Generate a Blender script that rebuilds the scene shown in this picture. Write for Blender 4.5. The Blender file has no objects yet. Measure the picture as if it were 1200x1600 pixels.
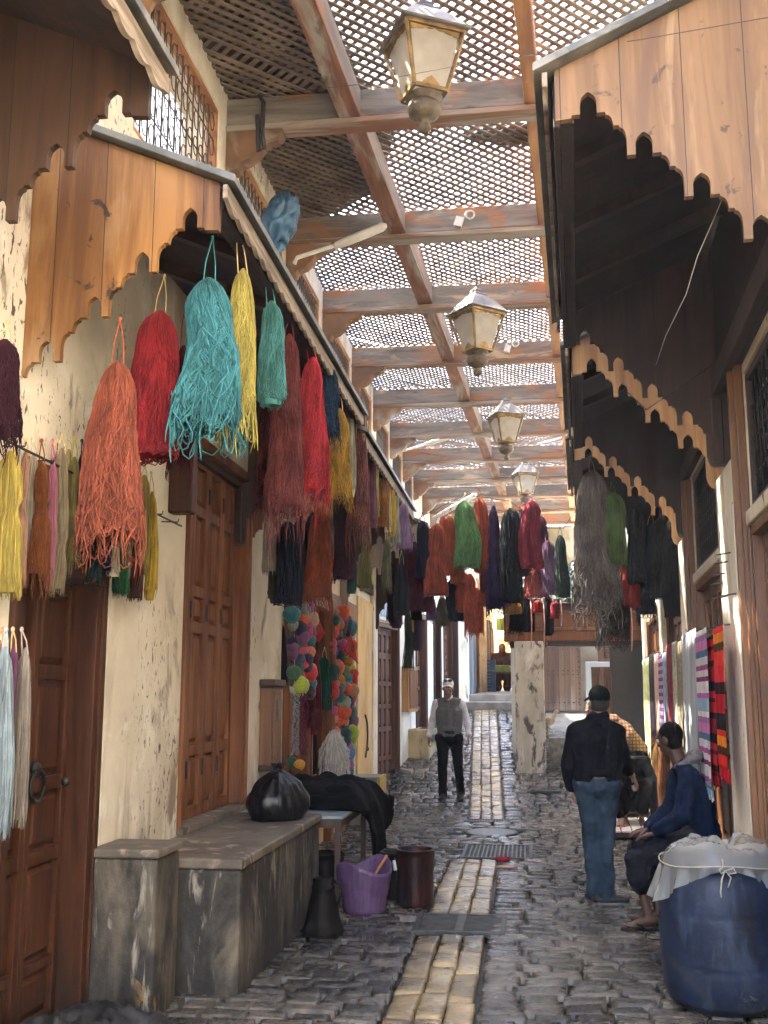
import bpy, bmesh, math, random
import numpy as np
from mathutils import Vector, Matrix
RN = random.Random(11)
SC = bpy.context.scene
C = SC.collection
PI = math.pi
HAZE = .0018
# ------------------------------------------------------------------ camera numbers (surveyed from the vanishing points)
F, HY, VX, EYE = 1650.0, 1085.0, 822.0, 1.65
PITCH = math.atan((HY-800)/F)
YAW = math.atan((VX-600)/(F/math.cos(PITCH)))
TH = math.radians(2.8)                    # the right hand wall runs 2.8 degrees off the left one
def ray(u, v):
    a = (u-600)/F; b = (800-v)/F
    fy = math.cos(PITCH)-b*math.sin(PITCH); fz = math.sin(PITCH)+b*math.cos(PITCH)
    return (a*math.cos(YAW)-fy*math.sin(YAW), a*math.sin(YAW)+fy*math.cos(YAW), fz)
def at_y(u, v, y):
    r = ray(u, v); t = y/r[1]; return Vector((r[0]*t, y, EYE+r[2]*t))
def at_x(u, v, x):
    r = ray(u, v); t = x/r[0]; return Vector((x, r[1]*t, EYE+r[2]*t))
def at_r(u, v, d):                        # on a plane d metres in front of the right wall
    r = ray(u, v); n = (math.cos(TH), -math.sin(TH)); px = 1.064-d*math.cos(TH); py = d*math.sin(TH)
    t = (n[0]*px+n[1]*py)/(n[0]*r[0]+n[1]*r[1]); return Vector((r[0]*t, r[1]*t, EYE+r[2]*t))
def RP(d, s, z=0.0):                      # wall coordinates of the right wall -> world
    return Vector((1.064+s*math.sin(TH)-d*math.cos(TH), s*math.cos(TH)+d*math.sin(TH), z))
def gz(y):
    t = y-14.8
    if t < 0: return 0.0
    if t < 1: return .2*t*t/2
    return .2*(min(t, 7.6)-.5)
# ------------------------------------------------------------------ mesh helper
class MB:
    def __init__(s): s.v = []; s.f = []; s.m = []
    def add(s, vs, fs, mi=0):
        n = len(s.v); s.v += [tuple(x) for x in vs]
        s.f += [tuple(i+n for i in q) for q in fs]; s.m += [mi]*len(fs); return s
    def box(s, x0, x1, y0, y1, z0, z1, mi=0):
        if x0 > x1: x0, x1 = x1, x0
        if y0 > y1: y0, y1 = y1, y0
        if z0 > z1: z0, z1 = z1, z0
        return s.add([(x0,y0,z0),(x1,y0,z0),(x1,y1,z0),(x0,y1,z0),(x0,y0,z1),(x1,y0,z1),(x1,y1,z1),(x0,y1,z1)],
                     [(0,3,2,1),(4,5,6,7),(0,1,5,4),(1,2,6,5),(2,3,7,6),(3,0,4,7)], mi)
    def bar(s, p, q, w, h, up=(0,0,1), mi=0):
        p = Vector(p); q = Vector(q); d = (q-p).normalized(); a = d.cross(Vector(up))
        if a.length < 1e-5: a = d.cross(Vector((1,0,0)))
        a.normalize(); b = a.cross(d); vs = []
        for e in (p, q):
            for i, j in ((-1,-1),(1,-1),(1,1),(-1,1)): vs.append(e+a*(i*w/2)+b*(j*h/2))
        return s.add(vs, [(0,3,2,1),(4,5,6,7),(0,1,5,4),(1,2,6,5),(2,3,7,6),(3,0,4,7)], mi)
    def tube(s, pts, r, n=8, mi=0, sq=1.0):
        pts = [Vector(p) for p in pts]; k = len(pts)
        rs = r if isinstance(r, (list, tuple)) else [r]*k
        t0 = (pts[1]-pts[0]).normalized()
        a = t0.cross(Vector((0,0,1)))
        if a.length < .05: a = t0.cross(Vector((0,1,0)))
        a.normalize(); vs = []
        for i in range(k):
            t = (pts[min(i+1,k-1)]-pts[max(i-1,0)]).normalized()
            a = (a-t*a.dot(t)).normalized(); b = t.cross(a)
            for j in range(n):
                th = 2*PI*j/n; vs.append(pts[i]+a*(math.cos(th)*rs[i])+b*(math.sin(th)*rs[i]*sq))
        fs = [(i*n+j, i*n+(j+1)%n, (i+1)*n+(j+1)%n, (i+1)*n+j) for i in range(k-1) for j in range(n)]
        fs += [tuple(range(n-1,-1,-1)), tuple((k-1)*n+j for j in range(n))]
        return s.add(vs, fs, mi)
    def lathe(s, prof, n=24, c=(0,0,0), sx=1.0, sy=1.0, mi=0, fn=None):
        vs = []
        for (r, z) in prof:
            for j in range(n):
                th = 2*PI*j/n; p = [r*math.cos(th)*sx, r*math.sin(th)*sy, z]
                if fn: p = fn(p, th, z)
                vs.append((c[0]+p[0], c[1]+p[1], c[2]+p[2]))
        k = len(prof)
        fs = [(i*n+j, i*n+(j+1)%n, (i+1)*n+(j+1)%n, (i+1)*n+j) for i in range(k-1) for j in range(n)]
        fs += [tuple(range(n-1,-1,-1)), tuple((k-1)*n+j for j in range(n))]
        return s.add(vs, fs, mi)
    def ball(s, c, rx, ry=None, rz=None, nu=14, nv=9, mi=0, fn=None):
        ry = rx if ry is None else ry; rz = rx if rz is None else rz; vs = [(c[0],c[1],c[2]-rz)]
        for i in range(1, nv):
            ph = -PI/2+PI*i/nv
            for j in range(nu):
                th = 2*PI*j/nu; k = fn(th, ph) if fn else 1
                vs.append((c[0]+rx*k*math.cos(ph)*math.cos(th), c[1]+ry*k*math.cos(ph)*math.sin(th), c[2]+rz*k*math.sin(ph)))
        vs.append((c[0],c[1],c[2]+rz)); L = len(vs)-1
        fs = [(0, 1+(j+1)%nu, 1+j) for j in range(nu)]
        fs += [(1+i*nu+j, 1+i*nu+(j+1)%nu, 1+(i+1)*nu+(j+1)%nu, 1+(i+1)*nu+j) for i in range(nv-2) for j in range(nu)]
        fs += [(L, 1+(nv-2)*nu+j, 1+(nv-2)*nu+(j+1)%nu) for j in range(nu)]
        return s.add(vs, fs, mi)
    def prism(s, poly, mp, t0, t1, mi=0):
        n = len(poly); vs = [mp(p[0], p[1], t0) for p in poly]+[mp(p[0], p[1], t1) for p in poly]
        fs = [tuple(range(n-1,-1,-1)), tuple(range(n,2*n))]+[(i,(i+1)%n,n+(i+1)%n,n+i) for i in range(n)]
        return s.add(vs, fs, mi)
    def grid(s, fn, nu, nv, mi=0):
        vs = [fn(i/nu, j/nv) for j in range(nv+1) for i in range(nu+1)]
        fs = [(j*(nu+1)+i, j*(nu+1)+i+1, (j+1)*(nu+1)+i+1, (j+1)*(nu+1)+i) for j in range(nv) for i in range(nu)]
        return s.add(vs, fs, mi)
    def build(s, name, mats, parent=None, smooth=False, bevel=0, recalc=True, solid=0, sub=0):
        me = bpy.data.meshes.new(name); me.from_pydata(s.v, [], s.f)
        if not isinstance(mats, (list, tuple)): mats = [mats]
        for m in mats: me.materials.append(m)
        if len(mats) > 1: me.polygons.foreach_set('material_index', s.m)
        if recalc:
            bm = bmesh.new(); bm.from_mesh(me); bmesh.ops.recalc_face_normals(bm, faces=bm.faces); bm.to_mesh(me); bm.free()
        if smooth: me.polygons.foreach_set('use_smooth', [True]*len(me.polygons))
        o = bpy.data.objects.new(name, me); C.objects.link(o)
        if parent: o.parent = parent
        if solid:
            q = o.modifiers.new('solid', 'SOLIDIFY'); q.thickness = solid; q.offset = 0
        if sub:
            q = o.modifiers.new('sub', 'SUBSURF'); q.levels = sub; q.render_levels = sub
        if bevel:
            q = o.modifiers.new('bev', 'BEVEL'); q.width = bevel; q.segments = 2; q.limit_method = 'ANGLE'; q.angle_limit = .7
            if smooth is False: me.polygons.foreach_set('use_smooth', [False]*len(me.polygons))
        return o
def thing(name, label, cat, loc=(0,0,0), rz=0, group=None):
    o = bpy.data.objects.new(name, None); C.objects.link(o); o.empty_display_size = .1
    o.location = loc; o.rotation_euler = (0,0,rz); o['label'] = label; o['category'] = cat; o['kind'] = 'thing'
    if group: o['group'] = group
    return o
def tag(o, label, cat, group=None):
    o['label'] = label; o['category'] = cat; o['kind'] = 'thing'
    if group: o['group'] = group
    return o
def struct(o): o['kind'] = 'structure'; return o
def dup(root, loc, rz, label=None):
    r = root.copy(); C.objects.link(r); r.location = loc; r.rotation_euler = (0,0,rz)
    if label: r['label'] = label
    for ch in root.children:
        c = ch.copy(); C.objects.link(c); c.parent = r
        for g in ch.children:
            d = g.copy(); C.objects.link(d); d.parent = c
    return r
# ------------------------------------------------------------------ materials
def lin(c):
    if isinstance(c, str):
        c = [int(c[i:i+2],16)/255 for i in (0,2,4)]
        c = [x/12.92 if x <= .04045 else ((x+.055)/1.055)**2.4 for x in c]
    return (c[0], c[1], c[2], 1)
MATS = {}
def mat(name, c1, c2=None, rough=.6, metal=0, ns=6, stretch=(1,1,1), detail=6, dist=0, bump=0, bs=None, seam=None, island=0,
        spots=None, lo=.39, hi=.61, rvar=0, sheen=0, trans=0, spec=.5, drip=None, alpha=1, low=None, stripes=None, bstretch=None, coat=0):
    if name in MATS: return MATS[name]
    m = bpy.data.materials.new(name); MATS[name] = m; m.use_nodes = True
    N = m.node_tree.nodes; L = m.node_tree.links; P = N['Principled BSDF']
    def nd(t, **k):
        n = N.new(t)
        for a, b in k.items(): setattr(n, a, b)
        return n
    def math_(op, a, b=None, c=None):
        n = nd('ShaderNodeMath', operation=op)
        for i, x in enumerate((a, b, c)):
            if x is None: continue
            if isinstance(x, (int, float)): n.inputs[i].default_value = x
            else: L.new(x, n.inputs[i])
        return n.outputs[0]
    def mix(f, a, b, mode='MIX'):
        n = nd('ShaderNodeMix', data_type='RGBA', blend_type=mode)
        for i, x in ((0, f), (6, a), (7, b)):
            if isinstance(x, (int, float)): n.inputs[i].default_value = x
            elif isinstance(x, tuple): n.inputs[i].default_value = x
            else: L.new(x, n.inputs[i])
        return n.outputs[2]
    tc = nd('ShaderNodeTexCoord'); co = tc.outputs['Object']
    def noise(scale, st=(1,1,1), dt=6, ds=0, rough_=.6):
        mp = nd('ShaderNodeMapping'); L.new(co, mp.inputs[0]); mp.inputs[3].default_value = st
        n = nd('ShaderNodeTexNoise'); L.new(mp.outputs[0], n.inputs['Vector']); n.inputs['Scale'].default_value = scale
        n.inputs['Detail'].default_value = dt; n.inputs['Distortion'].default_value = ds; n.inputs['Roughness'].default_value = rough_
        return n.outputs[0]
    def ramp(x, a, b):
        n = nd('ShaderNodeMapRange', clamp=True); L.new(x, n.inputs[0]); n.inputs[1].default_value = a; n.inputs[2].default_value = b
        return n.outputs[0]
    c1 = lin(c1); c2 = lin(c2) if c2 is not None else tuple(x*.72 for x in c1[:3])+(1,)
    nz = noise(ns, stretch, detail, dist)
    col = mix(ramp(nz, lo, hi), c2, c1)
    if stripes:
        ax, cyc, cols = stripes                              # colour bands woven across a cloth
        sp = nd('ShaderNodeSeparateXYZ'); L.new(co, sp.inputs[0])
        fr = math_('FRACT', math_('MULTIPLY', sp.outputs[ax], cyc))
        cr = nd('ShaderNodeValToRGB'); cr.color_ramp.interpolation = 'CONSTANT'; L.new(fr, cr.inputs[0])
        el = cr.color_ramp.elements
        while len(el) < len(cols): el.new(.5)
        for i, c in enumerate(cols): el[i].position = c[0]; el[i].color = lin(c[1])
        col = mix(ramp(nz, lo, hi), mix(1.0, cr.outputs[0], (.75,.75,.75,1), 'MULTIPLY'), cr.outputs[0])
    if spots:
        for sp_ in spots:
            c3, sc, a, b, st = sp_[:5]; k_ = ramp(noise(sc, st, 6, .6), a-.055, b-.085)
            if len(sp_) > 5: k_ = math_('MULTIPLY', k_, ramp(noise(sp_[5], (1,1,.6), 3, .4), .56, .64))   # only inside larger worn patches
            col = mix(k_, col, lin(c3))
    if drip:                                                 # stains that grow towards one height: (colour, z where full, z where gone)
        c3, za, zb, sc = drip
        sp = nd('ShaderNodeSeparateXYZ'); L.new(co, sp.inputs[0])
        g = nd('ShaderNodeMapRange', clamp=True); L.new(sp.outputs[2], g.inputs[0]); g.inputs[1].default_value = zb; g.inputs[2].default_value = za
        k = math_('ADD', math_('MULTIPLY', g.outputs[0], .62), math_('MULTIPLY', math_('SUBTRACT', noise(sc, (4,4,.45), 6, .3), .5), 1.5))
        col = mix(ramp(k, .35, .75), col, lin(c3))
    hgt = None
    if seam:
        ax, w, wd = seam
        sp = nd('ShaderNodeSeparateXYZ'); L.new(co, sp.inputs[0])
        q = math_('DIVIDE', sp.outputs[ax], w); fr = math_('FRACT', q); fl = math_('FLOOR', q)
        wn = nd('ShaderNodeTexWhiteNoise', noise_dimensions='1D'); L.new(fl, wn.inputs['W'])
        col = mix(1.0, col, mix(wn.outputs[0], (.74,.7,.66,1), (1.12,1.1,1.08,1)), 'MULTIPLY')
        line = math_('LESS_THAN', fr, wd/w)
        col = mix(line, col, (.012,.009,.007,1)); hgt = math_('MULTIPLY', line, -1)
    if island:
        g = nd('ShaderNodeNewGeometry'); k = g.outputs['Random Per Island']
        col = mix(1.0, col, mix(k, (1-island,)*3+(1,), (1+island*.6,)*3+(1,)), 'MULTIPLY')
    L.new(col, P.inputs['Base Color'])
    P.inputs['Metallic'].default_value = metal; P.inputs['Specular IOR Level'].default_value = spec
    if rvar: L.new(math_('ADD', rough-rvar/2, math_('MULTIPLY', ramp(noise(ns*1.7, (1,1,1), 4), .3, .7), rvar)), P.inputs['Roughness'])
    else: P.inputs['Roughness'].default_value = rough
    if sheen: P.inputs['Sheen Weight'].default_value = sheen
    if coat: P.inputs['Coat Weight'].default_value = coat
    if trans: P.inputs['Transmission Weight'].default_value = trans
    if alpha < 1: P.inputs['Alpha'].default_value = alpha
    if bump:
        b = nd('ShaderNodeBump'); b.inputs['Strength'].default_value = bump; b.inputs['Distance'].default_value = .02
        h = noise(bs or ns*3, bstretch or stretch, 8, dist)
        if hgt is not None: h = math_('ADD', h, hgt)
        L.new(h, b.inputs['Height']); L.new(b.outputs[0], P.inputs['Normal'])
    return m
VZ = (5,5,.35); VY = (5,.35,5); VX_ = (.35,5,5)
# woods
W_PANEL = mat('honey wood', (.42,.23,.09), (.27,.12,.042), .5, ns=1.6, stretch=VZ, dist=1.2, bump=.15, bs=6,
              spots=[((.11,.045,.018), 2.2, .62, .8, (4,4,.5)), ((.50,.30,.13), 1.1, .55, .75, (2,2,.4)), ((.06,.03,.014), 7, .7, .78, (1,1,.8))])
W_PALE = mat('sunlit pale wood', (.52,.32,.16), (.36,.19,.085), .55, ns=1.8, stretch=VZ, dist=1.0, bump=.1, bs=6,  # lighter copy for the second and third right awnings, sunlight put into colour
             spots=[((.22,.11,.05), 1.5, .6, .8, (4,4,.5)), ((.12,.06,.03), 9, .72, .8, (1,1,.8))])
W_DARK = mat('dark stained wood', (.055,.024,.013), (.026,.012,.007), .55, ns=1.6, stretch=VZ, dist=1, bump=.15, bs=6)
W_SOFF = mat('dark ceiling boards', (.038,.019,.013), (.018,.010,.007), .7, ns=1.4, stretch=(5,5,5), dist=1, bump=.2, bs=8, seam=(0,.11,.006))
W_DOOR = mat('reddish door wood', (.080,.030,.012), (.034,.013,.006), .5, spec=.2, ns=1.6, stretch=VZ, dist=1.3, bump=.12, bs=6,
             spots=[((.07,.025,.012), 1.8, .6, .8, (3,3,.5))], drip=((.022,.017,.013), -.15, .95, 2.2))
W_DOOR2 = mat('polished door wood', (.225,.088,.032), (.105,.038,.014), .48, spec=.25, ns=1.6, stretch=VZ, dist=1.3, bump=.1, bs=6)
W_DOORR = mat('golden door wood', (.24,.105,.036), (.12,.045,.016), .38, ns=1.6, stretch=VZ, dist=1.3, bump=.1, bs=6)
W_OLD = mat('old brown door wood', (.15,.068,.034), (.075,.033,.017), .6, ns=2, stretch=VZ, dist=1, bump=.2, bs=7)
W_BEAM = mat('weathered roof beam', (.24,.21,.175), (.135,.115,.095), .8, ns=1.5, stretch=(.6,5,5), dist=1.2, bump=.3, bs=6,
             spots=[((.30,.135,.055), .9, .575, .69, (1.2,3,3)), ((.07,.05,.04), 2.2, .64, .8, (.6,3,3)), ((.42,.31,.19), 1.7, .64, .76, (.8,3,3))])
W_BEAML = mat('weathered red beam', (.25,.105,.05), (.15,.06,.032), .8, ns=1.5, stretch=(5,.6,5), dist=1.2, bump=.3, bs=6,
              spots=[((.34,.30,.25), 1.1, .55, .72, (4,.6,4)), ((.09,.05,.035), 2.6, .62, .8, (3,.8,3))])
W_LATT = mat('lattice slat wood', (.26,.195,.14), (.15,.11,.08), .8, ns=3, bump=.1, bs=20, island=.25)
W_ORANGE = mat('orange timber', (.42,.20,.07), (.25,.10,.035), .6, ns=2, stretch=(4,.6,4), bump=.15, bs=8)
SLATE = mat('grey sheet metal flashing', (.16,.165,.155), (.085,.09,.085), .5, metal=.3, ns=5, bump=.08, bs=14, spots=[((.24,.22,.19), 4, .6, .8, (1,1,1))])
# masonry
PLAS = mat('cream plaster', (.74,.68,.555), (.62,.555,.43), .85, ns=1.4, bump=.3, bs=14, detail=9,
           spots=[((.44,.36,.25), 1.1, .58, .78, (1.5,1.5,.6)), ((.78,.74,.64), 2.3, .6, .72, (1,1,1)), ((.085,.07,.055), 17, .645, .70, (1.6,1.6,.8), .75), ((.26,.20,.14), 3.2, .60, .72, (1.2,1.2,.5), .7)],
           drip=((.20,.155,.105), .1, 1.8, 1.6))
PLASY = mat('yellow plaster', (.72,.52,.24), (.60,.41,.17), .85, ns=1.6, bump=.15, bs=14, spots=[((.45,.30,.12), 1.3, .6, .8, (1,1,.6)), ((.60,.52,.40), 3, .6, .75, (1,1,.5))])
PLASW = mat('whitewashed plaster', (.80,.76,.65), (.68,.62,.50), .8, ns=2, stretch=(1,1,.4), bump=.15, bs=14, spots=[((.20,.17,.13), 6, .68, .76, (2,2,.6)), ((.46,.38,.26), 1.5, .6, .8, (2,2,.5))])
CONC = mat('stained concrete bench', (.165,.136,.095), (.065,.055,.041), .75, ns=3.2, stretch=(1.5,1.5,.7), bump=.6, bs=16, detail=10, bstretch=(1,1,1),
           spots=[((.026,.023,.019), 1.25, .50, .64, (1.6,1.6,.7)), ((.29,.255,.20), 6, .64, .76, (2.5,2.5,.45)), ((.05,.043,.034), 14, .60, .70, (1,1,.7), 1.5), ((.34,.21,.08), 5, .66, .74, (1.5,1.5,1), 1.3), ((.010,.009,.008), 3.5, .62, .68, (1.3,1.3,.8), 1.1)],
           drip=((.016,.0145,.0125), .05, .72, 1.3))
CONCT = mat('worn bench top', (.18,.15,.11), (.10,.08,.058), .6, ns=3, bump=.35, bs=10, spots=[((.085,.065,.05), 2, .58, .72, (1,1,1)), ((.36,.28,.2), 5, .62, .74, (1,1,1))])
COB = mat('wet cobble stone', (.145,.126,.098), (.046,.041,.035), .26, ns=7, bump=.7, bs=15, island=.5, rvar=.34, detail=8, spec=.5,
          spots=[((.14,.12,.095), 1.1, .56, .7, (1,1,1)), ((.018,.017,.015), .8, .55, .7, (1,1,1))])
TAN = mat('tan paving stone', (.46,.35,.18), (.26,.195,.105), .32, ns=4, bump=.6, bs=13, island=.36, rvar=.26, detail=8,
          spots=[((.08,.062,.044), 2.4, .60, .73, (1,1,1)), ((.17,.125,.075), .9, .57, .70, (1,1,1))])
DIRT = mat('dark wet joint dirt', (.030,.027,.023), (.016,.014,.012), .55, ns=9, bump=.5, bs=30)
STEPM = mat('worn step stone', (.33,.29,.23), (.2,.175,.14), .7, ns=4, bump=.3, bs=14)
IRON = mat('black iron', (.035,.034,.033), (.02,.02,.02), .5, metal=.6, ns=10)
CAST = mat('worn cast iron', (.085,.082,.075), (.038,.036,.033), .5, metal=.5, ns=9, bump=.2, bs=40)
BRASS = mat('tarnished brass', (.34,.225,.085), (.16,.105,.05), .45, metal=.75, ns=9, bump=.15, bs=30)
LROOF = mat('lantern tin roof', (.20,.185,.16), (.11,.10,.09), .5, metal=.35, ns=5, bump=.08, bs=20)
TILE = mat('green glazed tile', (.14,.24,.17), (.08,.15,.105), .25, ns=5, bump=.05, bs=20, spots=[((.38,.40,.33), 3, .58, .72, (1,1,1))])
WHITEP = mat('white painted pipe', (.66,.65,.60), (.52,.51,.46), .5, ns=5)
ROPE = mat('pale cord', (.52,.42,.28), (.36,.28,.18), .9, ns=30)
DROPE = mat('dark cord', (.05,.045,.04), (.03,.03,.03), .9, ns=30)
def glassm():
    m = bpy.data.materials.new('frosted lantern glass'); m.use_nodes = True; N = m.node_tree.nodes; L = m.node_tree.links; P = N['Principled BSDF']
    n = N.new('ShaderNodeTexNoise'); n.inputs['Scale'].default_value = 9; tc = N.new('ShaderNodeTexCoord'); L.new(tc.outputs['Object'], n.inputs['Vector'])
    r = N.new('ShaderNodeValToRGB'); L.new(n.outputs[0], r.inputs[0]); r.color_ramp.elements[0].color = (.50,.45,.36,1); r.color_ramp.elements[1].color = (.78,.75,.68,1)
    L.new(r.outputs[0], P.inputs['Base Color']); P.inputs['Roughness'].default_value = .3
    t = N.new('ShaderNodeBsdfTranslucent'); L.new(r.outputs[0], t.inputs[0]); x = N.new('ShaderNodeMixShader'); x.inputs[0].default_value = .55
    L.new(P.outputs[0], x.inputs[1]); L.new(t.outputs[0], x.inputs[2]); L.new(x.outputs[0], N['Material Output'].inputs[0])
    return m
GLASS = glassm()
def clothm(name, c1, c2=None, ns=9, bump=.25, **k):
    k.setdefault('spec', .12); return mat(name, c1, c2, .85, ns=ns, bump=bump, bs=ns*2, **k)
# ------------------------------------------------------------------ ground, street
g = MB(); ys = [-100,-60,-20,0,4,8,12,14]+[14.5+.25*i for i in range(40)]+[26,30,60,90,120]
xs = [-120,-60,-8,-4,-2.5,0,2.5,4,8,60,120]
vs = [(x, y, (gz(y)-.045 if y <= 23.0 else 1.52+min(y-23,14)*.022)) for y in ys for x in xs]; nx = len(xs)
g.add(vs, [(j*nx+i, j*nx+i+1, (j+1)*nx+i+1, (j+1)*nx+i) for j in range(len(ys)-1) for i in range(nx-1)])
struct(g.build('ground', DIRT, recalc=False, smooth=False))
def xl(y): return -2.34 if y < 16.2 else -2.34+.15*(y-16.2)
def xr(y): return 1.10+.0489*y if y < 17.6 else .42
def xs_(y): return -.535-.004*(y-5) if y < 15 else -.575-.037*(y-15)
def stone(mb, x0, x1, y0, y1, h=.010, jit=.015, amp=.0021, skew=0):
    par = [-1.0,-.95,-.72,0,.72,.95,1.0]; cx = (x0+x1)/2; cy = (y0+y1)/2; a = (x1-x0)/2; b = (y1-y0)/2
    tx = RN.uniform(-.005,.005); ty = RN.uniform(-.006,.006); off = RN.uniform(-.005,.004)
    c = [(RN.uniform(-jit,jit), RN.uniform(-jit,jit)) for _ in range(4)]; vs = []
    for j in range(7):
        for i in range(7):
            u, v = par[i], par[j]; s, q = (u+1)/2, (v+1)/2
            jx = (c[0][0]*(1-s)+c[1][0]*s)*(1-q)+(c[2][0]*(1-s)+c[3][0]*s)*q+RN.uniform(-.003,.003)
            jy = (c[0][1]*(1-s)+c[1][1]*s)*(1-q)+(c[2][1]*(1-s)+c[3][1]*s)*q+RN.uniform(-.003,.003)
            x = cx+u*a+jx; y = cy+v*b+jy; e = max(abs(u), abs(v))
            if e > .99: z = -.035
            elif e > .9: z = h*.62+tx*u+ty*v+RN.uniform(-amp,amp)*.6
            else: z = h*(1-.16*(u*u+v*v))+tx*u+ty*v+RN.uniform(-amp,amp)
            vs.append((x, y, gz(y)+off+z))
    mb.add(vs, [(j*7+i, j*7+i+1, (j+1)*7+i+1, (j+1)*7+i) for j in range(6) for i in range(6)])
cob = MB(); y = 3.3
def blocked(x0, x1, y0, y1):
    for (a, b, c, d) in ((-.86,-.25,7.74,8.42),(-.72,.05,11.2,12.22),(-.85,-.2,14.28,14.62),(-.80,-.12,12.95,13.8)):
        if a-.02 < (x0+x1)/2 < b+.02 and c-.02 < (y0+y1)/2 < d+.02: return True
    return False
while y < 22.0:
    d = RN.uniform(.150,.185) if y < 12 else RN.uniform(.17,.21)
    x = xl(y+d/2)+RN.uniform(-.25,0); xe = xr(y)
    while x < xe:
        w = RN.uniform(.17,.33) if y < 12 else RN.uniform(.16,.28)
        a, b = max(x, xl(y)-.05), x+w
        sc = xs_(y+d/2); strip = not (11.1 < y < 14.55)
        if strip:
            if a < sc-.245 < b: b = sc-.245; w = b-x
            elif sc-.245 <= a < sc+.245: x = sc+.245; continue
        if b-a > .07 and not blocked(a, b, y, y+d): stone(cob, a+.009, b-.009, y+.009, y+d-.009)
        x += w
    y += d
struct(cob.build('street', COB, smooth=True, recalc=False))
tan = MB()
for k in range(3):
    y = 3.3+.21*k
    while y < 22.0:
        d = RN.uniform(.36,.66) if y < 12 else RN.uniform(.42,.62)
        if y < 7.74 < y+d: d = 7.74-y
        if y < 11.16 < y+d: d = 11.16-y
        if 7.73 <= y < 8.42: y = 8.42; continue
        if 11.15 <= y < 14.6: y = 14.62; continue
        if y+d > 22.0: d = 22.0-y
        if d > .1:
            c = xs_(y+d/2); x0 = c-.23+.1535*k
            # long stones follow the slope in two halves
            stone(tan, x0+.004, x0+.1495, y+.005, y+d-.005, h=.008, jit=.009, amp=.0034) if y < 14 else [stone(tan, xs_(y+d*q+d/4)-.23+.1535*k+.004, xs_(y+d*q+d/4)-.23+.1535*k+.1495, y+d*q+.003, y+d*q+d/2-.003, h=.007, jit=.006, amp=.003) for q in (0,.5)]
        y += max(d, .05)
struct(tan.build('paving strip', TAN, smooth=True, recalc=False)); bpy.data.objects['paving strip'].name = 'path'
def grate(x0, x1, y0, y1, label, bars, along='y', name='drain_grate', panels=1):
    z = gz((y0+y1)/2); t = thing(name, label, 'drain', ((x0+x1)/2, (y0+y1)/2, z+.005)); mx, my = (x0+x1)/2, (y0+y1)/2
    f = MB(); a, b = (x1-x0)/2, (y1-y0)/2
    f.box(-a,a,-b,-b+.035,-.02,.012); f.box(-a,a,b-.035,b,-.02,.012); f.box(-a,-a+.035,-b+.035,b-.035,-.02,.012); f.box(a-.035,a,-b+.035,b-.035,-.02,.012)
    if panels == 2: f.box(-.03,.03,-b+.035,b-.035,-.02,.011)
    f.build('frame', CAST, t, bevel=.003)
    q = MB()
    if along in ('y','both'):
        n = bars
        for i in range(1, n): X = -a+.035+(2*a-.07)*i/n; q.box(X-.008,X+.008,-b+.036,b-.036,-.02,.006)
    if along in ('x','both'):
        n = bars if along == 'x' else max(3, round(bars*b/a))
        for i in range(1, n):
            Y = -b+.035+(2*b-.07)*i/n; q.box(-a+.036,a-.036,Y-.007,Y+.007,-.021,.005)
    q.build('bar_grid', CAST, t); q = MB(); q.box(-a+.03,a-.03,-b+.03,b-.03,-.03,-.012); q.build('pit', mat('drain dark', (.004,.004,.004), rough=.9), t)
    return t
grate(-.84,-.18,7.76,8.40,'twin panel slotted drain grate crossing the tan paving strip nearest the camera',15,'x',panels=2)
grate(-.70,.03,11.22,12.2,'wide drain grate with square holes beside a scrap of red cloth',15,'both')
grate(-.83,-.22,14.3,14.6,'narrow drain grate at the foot of the long far stretch of tan paving',15,'both')
grate(.02,.48,16.3,16.55,'small drain grate at the foot of the whitewashed pillar',8,'y')
mh = MB(); mh.lathe([(.32,-.03),(.32,.006),(.29,.012),(.285,.006),(0.01,.009)], 36, sy=1.25)
mc = mh.build('manhole_cover', mat('worn stone cover', (.055,.05,.042), (.026,.024,.02), .4, ns=8, bump=.5, bs=18), smooth=False); mc.location = (-.46,13.38,0.0)
tag(mc, 'round grey manhole cover between two drain grates in the cobbles', 'manhole cover')
# steps at the top of the lane
st = MB(); st.box(-1.5,-.1,22.0,22.75,.9,1.50); st.box(-1.5,-.1,22.75,24.0,1.0,1.655)
tag(st.build('steps', STEPM, bevel=.02), 'worn stone steps at the top of the lane below the far stall', 'steps')
up = MB(); up.add([(-30,24.0,1.655),(30,24.0,1.655),(30,60,2.2),(-30,60,2.2)], [(0,1,2,3)])
struct(up.build('road', STEPM, recalc=False))
pl = MB(); pl.add([(.36,17.75,.95),(3.2,17.75,.95),(3.2,23.9,1.75),(.36,23.9,1.75),(.36,17.75,.1),(3.2,17.75,.1),(3.2,23.9,.1),(.36,23.9,.1)],
                  [(0,1,2,3),(4,7,6,5),(0,4,5,1),(1,5,6,2),(2,6,7,3),(3,7,4,0)])
struct(pl.build('terrain', mat('dusty raised cobbles', (.25,.22,.18), (.10,.09,.075), .7, ns=9, bump=.9, bs=9)))
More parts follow.
